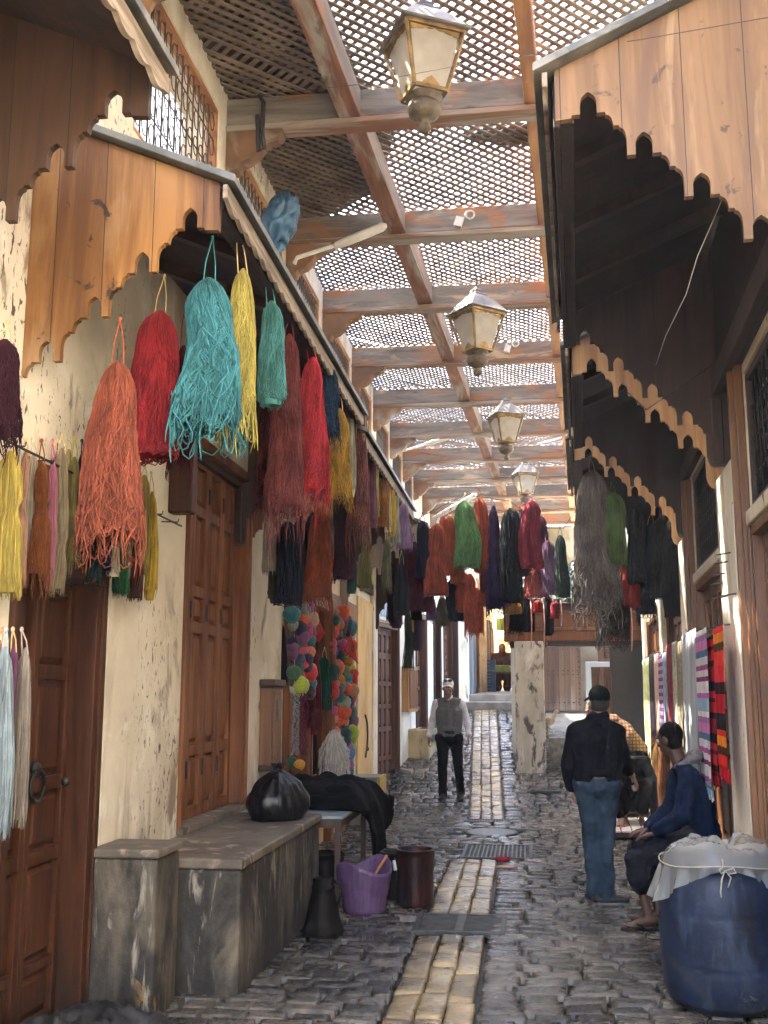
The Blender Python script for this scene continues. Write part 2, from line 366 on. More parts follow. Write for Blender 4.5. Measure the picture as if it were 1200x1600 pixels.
# ------------------------------------------------------------------ walls
def wall(name, label, cat, m, loc, rz, sg, y0, y1, z0, z1, holes, t=.3):
    cy = sorted({y0,y1}|{h[0] for h in holes}|{h[1] for h in holes}); cz = sorted({z0,z1}|{h[2] for h in holes}|{h[3] for h in holes})
    def hole(a, b):
        return any(h[0] < a < h[1] and h[2] < b < h[3] for h in holes)
    w = MB(); X = -t*sg
    for i in range(len(cy)-1):
        for j in range(len(cz)-1):
            a, b, c, d = cy[i], cy[i+1], cz[j], cz[j+1]
            if hole((a+b)/2, (c+d)/2): continue
            w.add([(0,a,c),(0,b,c),(0,b,d),(0,a,d)], [(0,1,2,3)] if sg > 0 else [(3,2,1,0)])
            w.add([(X,a,c),(X,b,c),(X,b,d),(X,a,d)], [(3,2,1,0)] if sg > 0 else [(0,1,2,3)])
    for (a, b, c, d) in holes:
        for (p, q) in (((a,c),(b,c)),((b,c),(b,d)),((b,d),(a,d)),((a,d),(a,c))):
            w.add([(0,*p),(0,*q),(X,*q),(X,*p)], [(0,1,2,3)])
    for (p, q) in (((y0,z1),(y1,z1)),((y0,z0),(y0,z1)),((y1,z0),(y1,z1))):
        w.add([(0,*p),(0,*q),(X,*q),(X,*p)], [(0,1,2,3)])
    o = w.build(name, m, recalc=False); o.location = loc; o.rotation_euler = (0,0,rz)
    return tag(o, label, cat)
LW = -2.3
D1 = (4.5,5.66,0,2.34); D2 = (6.95,8.62,.75,3.5); SH = (10.0,14.3,.0,2.85)
UPW = [(5.7,7.45,5.05,6.2),(8.05,9.7,5.05,6.2),(10.15,11.6,5.05,6.2),(12.05,13.8,5.05,6.2),(14.3,15.9,5.05,6.2),(16.4,18.0,5.05,6.2),(18.5,20.0,5.05,6.2),(20.5,22,5.05,6.2)]
wall('plaster_wall', 'tall stained cream plaster wall of the left hand shops', 'wall', PLAS, (LW,0,0), 0, 1, -4, 16.2, -.1, 6.5, [D1,D2,SH]+UPW[:5])
wall('plaster_wall', 'upper cream plaster wall above the far doors on the left', 'wall', PLAS, (LW,0,0), 0, 1, 16.203, 30, 3.9, 6.5, UPW[5:])
bw = wall('rear_wall', 'cream wall of the upper room seen through the iron window grilles', 'wall', PLAS, (-3.15,0,0), 0, 1, 4, 30, 3.5, 8.2, [(7.15,8.0,6.45,7.35)])
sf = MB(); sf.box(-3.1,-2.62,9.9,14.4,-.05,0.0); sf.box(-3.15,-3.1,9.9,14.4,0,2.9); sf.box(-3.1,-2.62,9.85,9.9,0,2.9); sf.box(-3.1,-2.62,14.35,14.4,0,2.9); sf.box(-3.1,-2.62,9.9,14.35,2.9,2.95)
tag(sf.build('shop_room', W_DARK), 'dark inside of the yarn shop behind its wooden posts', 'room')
q = MB(); q.box(-3.1,-2.62,2.0,9.8,-.1,4.9); struct(q.build('light_block', W_DARK))  # unseen block added to stop sunlight leaking round the left doors
q = MB(); q.box(.32,.9,2.0,17.0,-.1,4.6); o = q.build('light_block', W_DARK); o.location = (1.064,0,0); o.rotation_euler = (0,0,-TH); struct(o)  # matching unseen light stop added behind the right wall
# ------------------------------------------------------------------ doors
def leaf_mb(y0, y1, z0, z1, rows, cols, sg, st=.055, depth=.02):
    m = MB(); H = z1-z0; m.box(-.06*sg,-.034*sg,y0+.003,y1-.003,z0,z1)
    rr = [(z0+a*H, z0+b*H) for a, b in rows]
    W = y1-y0; cw = (W-st*(cols+1))/cols
    for c in range(cols+1): m.box(-.034*sg,0,y0+.003+(st+cw)*c,y0-.003+(st+cw)*c+st,z0,z1)
    for c in range(cols):
        ya = y0+.003+st*(c+1)+cw*c-.003; yb = ya+cw; prev = z0
        for (a, b) in rr+[(z1, z1)]:
            if a-prev > .004: m.box(-.0345*sg,-.001*sg,ya,yb,prev,a)
            prev = b
        for (a, b) in rr:
            e = .012; i = min(.045, cw*.26); X0, X1 = -.0342*sg, -.010*sg
            m.add([(X0,ya+e,a+e),(X0,yb-e,a+e),(X0,yb-e,b-e),(X0,ya+e,b-e),(X1,ya+i,a+i),(X1,yb-i,a+i),(X1,yb-i,b-i),(X1,ya+i,b-i)],
                  [(0,1,5,4),(1,2,6,5),(2,3,7,6),(3,0,4,7),(4,5,6,7)])
    return m
def ring(c, r, ax=(0,1,0), up=(0,0,1), n=20, tr=.008):
    c = Vector(c); a = Vector(ax); b = Vector(up)
    return [c+a*(r*math.cos(2*PI*i/n))+b*(r*math.sin(2*PI*i/n)) for i in range(n+1)], tr
def door(name, label, loc, rz, sg, edges, z0, z1, rows, m, cols=1, inset=.1, fr=.09, frm=None, ringh=None, hinges=True, group=None, cat='door', hinge_z=None, st=.055):
    t = thing(name, label, cat, loc, rz, group); X = -inset*sg
    f = MB(); a, b = edges[0], edges[-1]
    for k, (w_, px) in enumerate(((fr,.012),(fr*.5,.03))):
        f.box((-inset-.02)*sg,px*sg,a-w_,a-.0,z0,z1) if k == 0 else f.box(px*sg,.012*sg,a-fr,a-fr+w_,z0,z1+fr)
        f.box((-inset-.02)*sg,px*sg,b+.0,b+w_,z0,z1) if k == 0 else f.box(px*sg,.012*sg,b+fr-w_,b+fr,z0,z1+fr)
    f.box((-inset-.02)*sg,.0115*sg,a-fr,b+fr,z1,z1+fr)
    f.build('frame', frm or m, t, bevel=.004)
    for i in range(len(edges)-1):
        q = leaf_mb(edges[i], edges[i+1], z0, z1-.004, rows, cols, sg, st)
        o = q.build('door_leaf', m, t, bevel=.003); o.location = (X,0,0)
        if hinges:
            hz = hinge_z or (.12,.5,.88)
            for k in hz:
                h = MB(); z = z0+k*(z1-z0); y = edges[i] if i else edges[0]+.01
                h.box(0,.008*sg,y-.012,y+.016,z-.06,z+.06); ho = h.build('hinge', IRON, t); ho.location = (X+.001*sg,0,0)
    if ringh:
        for (y, z, r) in ringh:
            h = MB(); p, tr = ring((X+.03*sg,y,z-r), r); h.tube(p, .011, 8); h.ball((X+.015*sg,y,z+.01),.028,.035,.035,10,7)
            h.build('ring_handle', IRON, t, smooth=True)
    return t
ROW4 = [(.03,.15),(.17,.40),(.43,.53),(.56,.76),(.79,.96)]
d1 = door('double_door','weathered dark double door with iron ring handle behind the stub wall',(LW,0,0),0,1,[4.6,5.03,5.47],.02,2.24,[(.03,.13),(.15,.36),(.39,.52),(.55,.77),(.80,.97)],W_DOOR,inset=.12,fr=.10,ringh=[(5.07,1.28,.075)],hinges=False)
kb = MB(); kb.ball((-.10,5.42,1.2),.022,.022,.022); kb.build('knob', CAST, d1, smooth=True)
d2 = door('folding_door','tall four leaf panelled folding door above the long stained bench',(LW,0,0),0,1,[7.03,7.42,7.80,8.18,8.56],.78,3.42,[(.03,.165),(.195,.50),(.53,.60),(.63,.83),(.86,.97)],W_DOOR2,inset=.1,fr=.08,hinge_z=(.13,.56,.9),st=.075)
sl = MB(); sl.box(-.1,.05,6.95,8.64,.735,.778); sl.build('sill', CONCT, d2, bevel=.005)
# left wall beyond the shop, angled towards the lane
W2 = math.radians(-8.53); o2 = (LW,16.2,0)
wall('plaster_wall', 'low whitewashed wall with a run of brown doors where the lane bends', 'wall', PLASW, o2, W2, 1, .003, 6.1, -.1, 4.3, [(.12,1.42,.1,2.78),(2.55,3.35,.3,3.1),(3.9,4.5,.6,3.2),(4.75,5.6,.8,3.25)])
rows6 = [(.03,.13),(.16,.32),(.35,.47),(.50,.62),(.65,.80),(.84,.96)]
door('double_door','pale brown padlocked door with many small panels under the blue sign',o2,W2,1,[.2,.5,.77,1.04,1.34],.30,2.70,rows6,W_OLD,fr=.06,hinges=False)
pdm = MB(); 
door('narrow_door','narrow brown door behind the green hanging skeins at the bend',o2,W2,1,[2.62,2.95,3.28],.6,3.0,rows6,W_OLD,fr=.06,hinges=False)
door('narrow_door','slim dark door beyond the walking man and beside cream plaster',o2,W2,1,[3.96,4.2,4.44],.85,3.1,rows6,W_DARK,fr=.05,hinges=False)
door('narrow_door','last brown door before the dark post at the top of the lane',o2,W2,1,[4.82,5.18,5.54],1.0,3.2,rows6,W_OLD,fr=.06,hinges=False)
po = MB(); po.box(-.07,.07,-.07,.07,0,3.3); po.box(-.075,.075,-.075,.075,3.3,3.36); p_ = po.build('timber_post', W_DARK, bevel=.01); p_.location = (-1.42,21.75,1.2); tag(p_, 'dark square timber post at the top of the lane by the steps', 'post')
col = MB(); col.box(0,.06,15.75,16.18,-.05,4.3); c_ = col.build('plaster_column', PLASW, bevel=.015); c_.location = (LW,0,0); tag(c_, 'whitewashed plaster column between yellow wall and padlocked door', 'column')
yw = MB(); yw.box(.003,.03,14.42,15.74,.02,3.0); y_ = yw.build('yellow_wall', PLASY); y_.location = (LW,0,0); tag(y_, 'yellow plaster wall panel with a black painted squiggle', 'wall panel')
sq = MB(); pts = []
for i in range(26):
    s = i/25; pts.append((.036, 15.1+.12*math.sin(s*5.2-.6)+.10*s, 1.36-.62*s+.05*math.sin(s*7)))
sq.tube(pts, .018, 6); sq.ball((.036,15.33,.88),.015,.03,.03,8,5); sq.build('squiggle', mat('black paint', (.02,.018,.016), rough=.6), y_, smooth=True)
# ------------------------------------------------------------------ masonry benches
def rough_box(mb, x0, x1, y0, y1, z0, z1, n=10, amp=.006):
    mb.box(x0, x1, y0, y1, z0, z1)
b1 = thing('masonry_block','short stained concrete block between double door and long bench','bench',(-2.1,5.9,0))
q = MB(); q.box(-.2,.17,-.36,.02,-.02,.80); q.build('base', CONC, b1, bevel=.02)
q = MB(); q.box(-.2,.185,-.375,.03,.803,.85); q.build('top_slab', CONCT, b1, bevel=.012)
b2 = thing('masonry_bench','long stained concrete bench under the folding door','bench',(-1.95,7.2,0))
q = MB(); q.box(-.35,.335,-1.16,1.17,-.02,.675); q.build('base', CONC, b2, bevel=.02)
q = MB(); q.box(-.35,.35,-1.18,1.19,.678,.735); q.build('top_slab', CONCT, b2, bevel=.012)
b3 = MB(); b3.box(-.3,.30,-1.1,1.1,-.05,.52); b3o = b3.build('masonry_ledge', mat('yellowed stained ledge', (.50,.40,.22), (.32,.25,.14), .8, ns=3, bump=.3, bs=12, spots=[((.08,.07,.055), 2, .6, .75, (2,2,.6))]), bevel=.03)
b3o.location = (-1.78,19.3,.55); b3o.rotation_euler = (0,0,W2); tag(b3o, 'low yellowed ledge with dark cloth behind the walking man', 'bench')
b4 = MB(); b4.grid(lambda u, v: (-.34+.68*u, -1.0+2.0*v, .53+.03*math.sin(9*u+5*v)-(.20*max(0,u-.85)/.15 if u > .85 else 0)), 16, 18)
b4o = b4.build('cloth_cover', clothm('dark green tarp', (.05,.06,.05)), smooth=True); b4o.location = (-1.78,19.3,.55); b4o.rotation_euler = (0,0,W2); tag(b4o, 'dark rumpled cloth lying over the yellowed ledge', 'cloth')
# ------------------------------------------------------------------ shop front posts on the left
def post(y, w, label, x1=.06, z1=2.75, m=W_DOOR2):
    t = thing('shop_post', label, 'post', (LW,y,0), 0, 'wooden posts of the yarn shop')
    q = MB(); q.box(-.12,x1,-w/2,w/2,0,z1); q.box(x1,x1+.015,-w/2+.03,w/2-.03,.25,z1-.2); q.build('shaft', m, t, bevel=.006)
    return t
post(10.1,.16,'reddish shop post left of the left yarn ball garland'); post(11.1,.12,'slim shop post behind the left yarn ball garland')
post(12.4,.16,'shop post between the crimson skein and the right garland'); post(13.2,.22,'wide shop post behind the right yarn ball garland')
q = MB(); q.box(-.25,.03,9.95,14.35,2.62,2.85); o = q.build('shop_lintel', W_DOOR2, bevel=.006); o.location = (LW,0,0); tag(o, 'wooden lintel across the yarn shop opening', 'lintel')
q = MB(); q.box(-.2,-.03,10.2,11.04,.0,.75); q.box(-.2,-.03,11.17,12.3,0,.72); q.box(-.2,-.03,12.5,13.08,0,.72)
o = q.build('shop_counter', PLASY); o.location = (LW,0,0); tag(o, 'low stained plaster counter wall in the yarn shop opening', 'counter')
# wooden board above double door carrying the hook rail
q = MB(); q.box(0.0,.03,4.4,6.15,2.42,2.72); q.box(.03,.045,4.4,6.15,2.69,2.74); o = q.build('hook_board', W_OLD, bevel=.004); o.location = (LW,0,0); tag(o, 'wooden hook board on the wall above the weathered double door', 'board')
# ------------------------------------------------------------------ grilles
def grille(y0, y1, z0, z1, loc, rz, sg, label, frm, nb=11, curls=True, x=0.0, group=None, rm=None):
    t = thing('window_grille', label, 'window grille', loc, rz, group)
    f = MB(); w = .05
    f.box((x-.06)*sg,(x+.02)*sg,y0,y0+w,z0,z1); f.box((x-.06)*sg,(x+.02)*sg,y1-w,y1,z0,z1); f.box((x-.06)*sg,(x+.02)*sg,y0+w,y1-w,z1-w,z1); f.box((x-.06)*sg,(x+.02)*sg,y0+w,y1-w,z0,z0+w)
    f.build('frame', frm, t, bevel=.004)
    b = MB(); W = y1-y0-2*w
    for i in range(1, nb):
        y = y0+w+W*i/nb; b.tube([(x*sg,y,z0+.03),(x*sg,y,z1-.03)], .007, 6)
    for k in range(1, 4):
        z = z0+(z1-z0)*k/4; b.tube([(x*sg+.004,y0+w,z),(x*sg+.004,y1-w,z)], .006, 6)
    if curls:
        for i in range(nb):
            for k in range(5):
                y = y0+w+W*(i+.5)/nb; z = z0+.06+(z1-z0-.12)*(k+.5)/5; r = min(W/nb*.46, .1)
                pts = [(x*sg+.008, y+r*math.cos(a)*(1-.1*a/PI), z+r*1.4*math.sin(a)*(1-.1*a/PI)) for a in [PI*2*j/12 for j in range(13)]]
                b.tube(pts, .0045, 5)
    b.build('bars', rm or IRON, t, smooth=True)
    return t
for i, (a, b, c, d) in enumerate(UPW):
    grille(a, b, c, d, (LW,0,0), 0, 1, ['nearest orange framed iron grille high on the left wall','second orange framed grille from the camera above the carved awning','third iron grille high on the left wall behind the blue bag','fourth iron grille high on the left wall','fifth iron grille high on the left wall','sixth iron grille high on the left wall','seventh iron grille high on the left wall','farthest iron grille high on the left wall'][i], W_ORANGE, 13, i < 4, x=-.03, group='iron grilles high on the left wall', rm=mat('rusty iron bars', (.10,.065,.04), (.05,.035,.025), .7, ns=12))
# ------------------------------------------------------------------ awnings with carved end panels
def zr(d): return 4.27+.44*(1.13-d)
def panel_poly(w=1.04):
    P = [(w, zr(w)-.045), (w, 4.03)]
    for i in range(4):
        c = .90-.225*i; zt = 4.15-.207*i; b = zt-.10
        if i == 0: P += [(c+.072, 4.035), (c+.072, b-.002)]
        P += [(c+.035, b), (c+.035, b+.055), (c+.027, b+.078), (c+.013, b+.092), (c, zt), (c-.013, b+.092), (c-.027, b+.078), (c-.035, b+.055), (c-.035, b)]
        x = c-.035; z = b; P.append((x-.034, z))
        x -= .034
        P += [(x-.003, z-.012)]+[(x-.003-.030*math.sin(a), z-.012-.055*(1-math.cos(a))) for a in (.5,.9,1.25,1.57)]
        x -= .033; z -= .067; P.append((x-.022, z)); x -= .022
        if i < 3:
            P += [(x-.003-.028*math.sin(a), z-.010-.060*(1-math.cos(a))) for a in (.0,.5,.9,1.25,1.57)]
            x -= .031; z -= .070; nb = 4.15-.207*(i+1)-.10
            P += [(x, nb), ]
        else:
            P += [(.108, z), (.108, 3.20), (.098, 3.16), (.085, 3.135), (.06, 3.12)]
    P += [(-.08, 3.12), (-.08, zr(-.08)-.045)]
    return P
PP = panel_poly()
def awning(label, loc, rz, sg, L, near, far, fascia=True, zo=0.0, ebl=0.0):
    t = thing('carved_awning', label, 'awning', loc, rz, 'carved wooden awnings over the shops')
    mp = lambda d, z, y: (sg*d, y, z+zo)
    q = MB(); q.prism([(0,zr(0)),(1.13,4.27),(1.13,4.232),(0,zr(0)-.038)], mp, -.07, L+.05); q.build('roof_sheet', SLATE, t, bevel=.004)
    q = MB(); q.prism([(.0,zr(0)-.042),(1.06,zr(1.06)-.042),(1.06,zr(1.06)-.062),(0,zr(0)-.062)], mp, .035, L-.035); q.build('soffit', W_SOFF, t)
    n = max(2, round(L/.85))
    for i in range(1, n):
        y = L*i/n; q = MB(); q.prism([(.01,zr(.01)-.064),(1.0,zr(1.0)-.064),(1.0,zr(1.0)-.13),(.01,zr(.01)-.15)], mp, y-.035, y+.035); q.build('rafter', W_DARK, t)
    lo_ = 4.02 if sg < 0 else 4.15
    q = MB(); q.prism([(1.05,4.24),(1.02,4.24),(1.02,lo_),(1.05,lo_)], mp, .036, L-.036-ebl); q.prism([(1.019,lo_+.08),(.96,lo_+.08),(.96,lo_+.01),(1.019,lo_+.01)], mp, .036, L-.036-ebl); q.build('eave_beam', W_SOFF, t, bevel=.004)
    if fascia:
        n = round(L/.16); pts = [(0,4.24)]; pts = []
        for i in range(n*8+1):
            y = L*i/(n*8); ph = (i % 8)/8; pts.append((y, 4.165-.035*abs(math.sin(PI*ph))**.6-(.012 if ph == 0 else 0)))
        poly = [(-.05,4.231),(-.05,4.165)]+pts+[(L+.05,4.165),(L+.05,4.231)]
        q = MB(); q.prism(poly, lambda y, z, d: (sg*d, y, z+zo), 1.07, 1.092); q.build('fascia', mat('worn grey fascia', (.34,.28,.22), (.16,.12,.09), .8, ns=5, stretch=VY, bump=.2), t)
    for k, (m, y0) in enumerate(((near, 0.0), (far, L-.034))):  # far panels take a darker wood for the backlit shade they hang in
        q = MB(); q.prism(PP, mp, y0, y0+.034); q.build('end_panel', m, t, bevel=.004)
        q = MB(); q.prism([(.0,3.60),(.07,3.60),(.07,3.15),(.0,3.15)], mp, y0+.035 if k == 0 else y0-.03, y0+.09 if k == 0 else y0-.001); q.build('bracket', W_DARK, t, bevel=.006)
    if sg < 0: q = MB(); q.box(-.05*sg,.02*sg,.04,L-.04,3.64+zo,zr(0)-.1+zo); q.build('back_board', W_SOFF, t)
    q = MB(); q.box(0,.055*sg,.04,L-.04,3.62+zo,3.78+zo); q.build('wall_plate', W_DARK, t, bevel=.005)
    return t
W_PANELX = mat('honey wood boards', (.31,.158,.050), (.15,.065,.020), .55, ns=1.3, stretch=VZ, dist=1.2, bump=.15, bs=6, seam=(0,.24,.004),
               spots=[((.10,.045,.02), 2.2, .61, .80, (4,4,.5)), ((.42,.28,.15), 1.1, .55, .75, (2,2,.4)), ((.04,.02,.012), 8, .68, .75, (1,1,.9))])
W_PALEX = mat('new pale wood boards', (.265,.15,.066), (.165,.088,.037), .6, ns=1.8, stretch=VZ, dist=1.0, bump=.1, bs=6, seam=(0,.255,.004),
              spots=[((.16,.085,.045), 1.5, .58, .76, (4,4,.5)), ((.08,.042,.024), 8, .68, .76, (1,1,.9)), ((.40,.27,.15), 2.4, .64, .8, (3,3,.3))])
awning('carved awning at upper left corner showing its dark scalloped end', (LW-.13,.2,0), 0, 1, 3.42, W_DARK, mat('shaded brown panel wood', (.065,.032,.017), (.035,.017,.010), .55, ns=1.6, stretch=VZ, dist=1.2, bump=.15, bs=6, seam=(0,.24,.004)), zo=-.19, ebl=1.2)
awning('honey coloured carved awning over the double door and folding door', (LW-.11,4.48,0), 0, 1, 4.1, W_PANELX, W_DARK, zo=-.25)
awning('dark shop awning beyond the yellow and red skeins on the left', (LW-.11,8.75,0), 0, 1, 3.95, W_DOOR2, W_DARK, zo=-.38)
awning('low pale awning on the left just before the lane bends', (LW,13.1,0), 0, 1, 2.9, mat('grey weathered boards', (.36,.30,.22), (.24,.19,.14), .75, ns=2, stretch=VZ, bump=.2), W_DARK, zo=-.5)
awning('large pale carved awning at the upper right corner', RP(.05,4.2), -TH, -1, 3.08, W_PALEX, W_DARK, zo=.05)
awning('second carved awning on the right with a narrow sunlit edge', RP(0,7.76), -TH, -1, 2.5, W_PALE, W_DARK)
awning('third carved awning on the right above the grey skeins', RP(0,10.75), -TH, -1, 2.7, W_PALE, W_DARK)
for (y, lab) in ((6.62,'dark wooden corbel block on the wall left of the folding door'),):
    q = MB(); q.box(0,.16,-.06,.06,2.82,3.30); o = q.build('corbel_block', W_DOOR, bevel=.015); o.location = (LW,y,0); tag(o, lab, 'corbel')
# ------------------------------------------------------------------ right hand wall
OR = (1.064,0,0)
wall('plaster_wall','cream plaster wall of the right hand shops','wall',PLAS,OR,-TH,-1,-4,17.3,-.1,6.5,[(5.0,6.6,.0,2.66),(5.0,6.6,2.76,3.62),(7.9,9.75,.0,2.62),(7.9,9.75,2.72,3.6),(10.8,12.9,.0,2.62),(10.8,12.9,2.72,3.6),(13.75,16.6,.1,2.75)])
def pilaster(s0, s1, z1, label, px=.07):
    q = MB(); n = 14; vs = []
    q.box(-px,.002,s0,s1,-.05,z1); o = q.build('pilaster', PLASW, bevel=.012); o.location = OR; o.rotation_euler = (0,0,-TH); return tag(o, label, 'pilaster', 'whitewashed pilasters on the right')
pilaster(6.86,7.62,3.14,'broad whitewashed pilaster with nails right of the seated man')
pilaster(10.2,10.62,3.1,'slim whitewashed pilaster behind the black skeins')
pilaster(13.1,13.6,2.95,'whitewashed pilaster behind the far scarves on the right')
pilaster(16.7,17.2,2.9,'farthest whitewashed pilaster beside the dark corner')
for (y, z) in ((7.2,2.52),(7.05,2.56),(7.35,2.46),(7.5,2.41),(6.9,2.28),(7.3,2.3)):
    nl = MB(); nl.tube([(0,0,0),(-.10,.01,-.015)], .005, 5); o = nl.build('nail', IRON); o.location = RP(.06,y,z); o.rotation_euler = (0,0,-TH)
    tag(o, 'dark nail sticking out of the broad white pilaster', 'nail', 'nails in the broad white pilaster')
fr_ = MB()
for k, (y0, y1, px) in enumerate(((6.62,6.68,.05),(6.685,6.74,.08),(6.745,6.85,.045))): fr_.box(-px,.0,y0,y1,-.02,3.7)
o = fr_.build('door_moulding', W_DOORR, bevel=.006); o.location = OR; o.rotation_euler = (0,0,-TH); tag(o, 'tall moulded wooden frame right of the broad white pilaster', 'moulding')
for lab_, prs in (('thin wooden frame strip left of the broad white pilaster',((7.63,7.70,.06),)),('moulded wooden frame between the scarf covered door and the slim pilaster',((9.8,9.88,.05),(9.885,9.95,.08),(9.955,10.05,.05)))):
    fr_ = MB()
    for (y0, y1, px) in prs: fr_.box(-px,.0,y0,y1,-.02,3.6)
    o = fr_.build('door_moulding', W_DOORR, bevel=.006); o.location = OR; o.rotation_euler = (0,0,-TH); tag(o, lab_, 'moulding')
RR = [(.03,.17),(.20,.46),(.49,.60),(.64,.80),(.84,.96)]
door('panelled_door','golden brown panelled door at the right edge of the picture',OR,-TH,-1,[5.05,5.8,6.55],.03,2.6,RR,W_DOORR,inset=.05,fr=.05,hinge_z=(.12,.45,.84))
door('folding_door','golden brown panelled shop door behind the hanging scarves',OR,-TH,-1,[7.96,8.4,8.83,9.26,9.69],.03,2.56,RR,W_DOORR,inset=.05,fr=.06,hinge_z=(.12,.5,.88))
door('folding_door','second golden panelled shop door behind the far scarves',OR,-TH,-1,[10.86,11.36,11.85,12.35,12.84],.03,2.56,RR,W_DOORR,inset=.05,fr=.06)
door('folding_door','farthest golden panelled shop door on the right',OR,-TH,-1,[13.82,14.5,15.18,15.86,16.54],.12,2.68,RR,W_DOORR,inset=.05,fr=.06,hinges=False)
for (a, b, lab) in ((5.0,6.6,'dark scrolled iron grille over the door at the right edge'),(7.9,9.75,'dark scrolled iron grille above the scarf covered door'),(10.8,12.9,'dark scrolled iron grille behind the black skeins')):
    t = grille(a, b, 2.76 if a < 6 else 2.72, 3.61 if a < 6 else 3.59, OR, -TH, -1, lab, W_DARK, 12, True, x=-.03, group='iron grilles over the right hand shops')
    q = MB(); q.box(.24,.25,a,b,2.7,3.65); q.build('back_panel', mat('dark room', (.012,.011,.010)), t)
for (a, b, z, lab_) in ((4.9,6.62,2.665,'chipped plaster ledge under the grille at the right edge'),(7.9,9.78,2.625,'chipped plaster ledge above the scarf covered door'),(10.8,12.9,2.625,'chipped plaster ledge behind the black skeins')):
    q = MB(); q.box(-.03,.02,a,b,z,z+.09); o = q.build('ledge', PLASW, bevel=.01); o.location = OR; o.rotation_euler = (0,0,-TH); tag(o, lab_, 'ledge')
# ------------------------------------------------------------------ lattice roof
rf = thing('lattice_roof','weathered timber pergola with diagonal lattice over the whole lane','roof',(0,5.6,6.2))
BY = [1.3,3.45,5.6,7.72,9.9,11.85,14.0,16.1,18.2,20.2,22.2,24.2,26.2,28.2,30.2]  # first two bays lie out of view, added to cut light near the camera
def xc(y): return -1.29+.052*(y-7.6)
def xg(y): return .147+.0585*(y-7.6)
def xw(y): return 1.064+.0489*y
def rl(x, y, z): return (x, y-5.6, z-6.2)
for i, y in enumerate(BY):
    q = MB(); x1 = xw(y)+.05; zb = 6.13+RN.uniform(-.012,.012)
    q.bar(rl(-2.42,y,zb+.16), rl(x1,y,zb+.16+RN.uniform(-.02,.02)), .13, .24, mi=0); q.build('cross_beam', W_BEAM, rf, bevel=.012)
    q = MB(); q.bar(rl(-2.42,y,zb+.012), rl(x1,y,zb+.012), .18, .045); q.build('bottom_plank', mat('reddish plank', (.24,.10,.045), (.16,.085,.05), .8, ns=1.5, stretch=(.6,5,5), bump=.2, bs=6, spots=[((.30,.26,.21), 1.2, .5, .66, (.6,4,4))]), rf, bevel=.006)
    q = MB(); pr = [(-2.3,6.125),(-1.84,6.125),(-1.84,6.09),(-1.88,6.05),(-1.95,6.03),(-2.0,6.0),(-2.03,5.94),(-2.10,5.88),(-2.18,5.85),(-2.2,5.80),(-2.3,5.76)]
    q.prism([(a, b+zb-6.13) for a, b in pr], lambda a, b, t_: rl(a, t_, b), y-.075, y+.075); q.build('bracket', mat('brown bracket', (.24,.125,.062), (.13,.075,.042), .8, ns=2, bump=.2, spots=[((.34,.30,.24), 1.5, .55, .7, (1,1,1))]), rf, bevel=.008)
for i in range(len(BY)-1):
    a, b = BY[i]+.066, BY[i+1]-.066
    q = MB(); q.bar(rl(xc(a),a,6.30), rl(xc(b),b,6.30), .17, .22); q.build('center_beam', W_BEAM if i < 0 else mat('pale beam sides', (.31,.265,.21), (.19,.155,.12), .8, ns=1.5, stretch=(5,.6,5), bump=.25, bs=6, spots=[((.34,.16,.07), 1.2, .6, .75, (4,.6,4))]), rf, bevel=.012)
    q = MB(); q.bar(rl(xc(a),a,6.183), rl(xc(b),b,6.183), .165, .02); q.build('beam_soffit', W_BEAML, rf)
    q = MB(); q.bar(rl(xg(a),a,6.28), rl(xg(b),b,6.28), .12, .2); q.build('edge_beam', W_ORANGE, rf, bevel=.012)
    if BY[i] > 29: continue
    # one lattice panel per bay: two crossed layers of slats
    q = MB(); y0, y1 = BY[i], BY[i+1]; X0, X1 = -2.36, xw(y1)-.02; p = .112; k = -(y1-y0)
    for layer in (0, 1):
        k = X0-(y1-y0)-RN.random()*p
        while k < X1+(y1-y0):
            if RN.random() > .018:
                pa = []                                       # x = k + s*(y-y0)
                if layer == 0: f0, f1 = k, k+(y1-y0)
                else: f0, f1 = k+(y1-y0), k
                ta, tb = 0.0, 1.0; dx = f1-f0
                if dx > 0: ta = max(ta, (X0-f0)/dx); tb = min(tb, (X1-f0)/dx)
                else: ta = max(ta, (X1-f0)/dx); tb = min(tb, (X0-f0)/dx)
                if tb-ta > .03:
                    z = 6.44+.016*layer; sg_ = RN.uniform(-.004,.004)
                    q.bar(rl(f0+dx*ta, y0+(y1-y0)*ta, z+sg_), rl(f0+dx*tb, y0+(y1-y0)*tb, z-sg_), RN.uniform(.032,.039), .012)
            k += p*RN.uniform(.94,1.06)
    q.build('lattice_panel', W_LATT, rf, recalc=False)
# rubbish lying on the lattice of the nearest left hand bays: an old dark sheet
q = MB(); q.grid(lambda u, v: (-2.5+(2.5+xc(5+5*v)+.05+.16*math.sin(11*v)*(v > .6))*u, 4.9+4.95*v+.2*math.sin(5*u), 6.50+.02*math.sin(9*u+7*v)), 20, 26)
o = q.build('old_sheet', mat('dark brown sheet', (.10,.075,.055), (.05,.04,.03), .9, ns=5, bump=.3), solid=.008, smooth=True); tag(o, 'dark sheet lying on the lattice over the nearest left bays', 'sheet')
q = MB(); q.grid(lambda u, v: (-.35+.85*u+.1*math.sin(7*v), 8.35+.35*v+.25*u+.08*math.sin(8*u), 6.49+.02*math.sin(9*u+7*v)), 12, 8)
o = q.build('old_sheet', mat('grey sheet scrap', (.14,.14,.14), (.07,.07,.07), .9, ns=5, bump=.3), solid=.008, smooth=True); tag(o, 'torn grey sheet lying on the lattice right of the center beam', 'sheet')
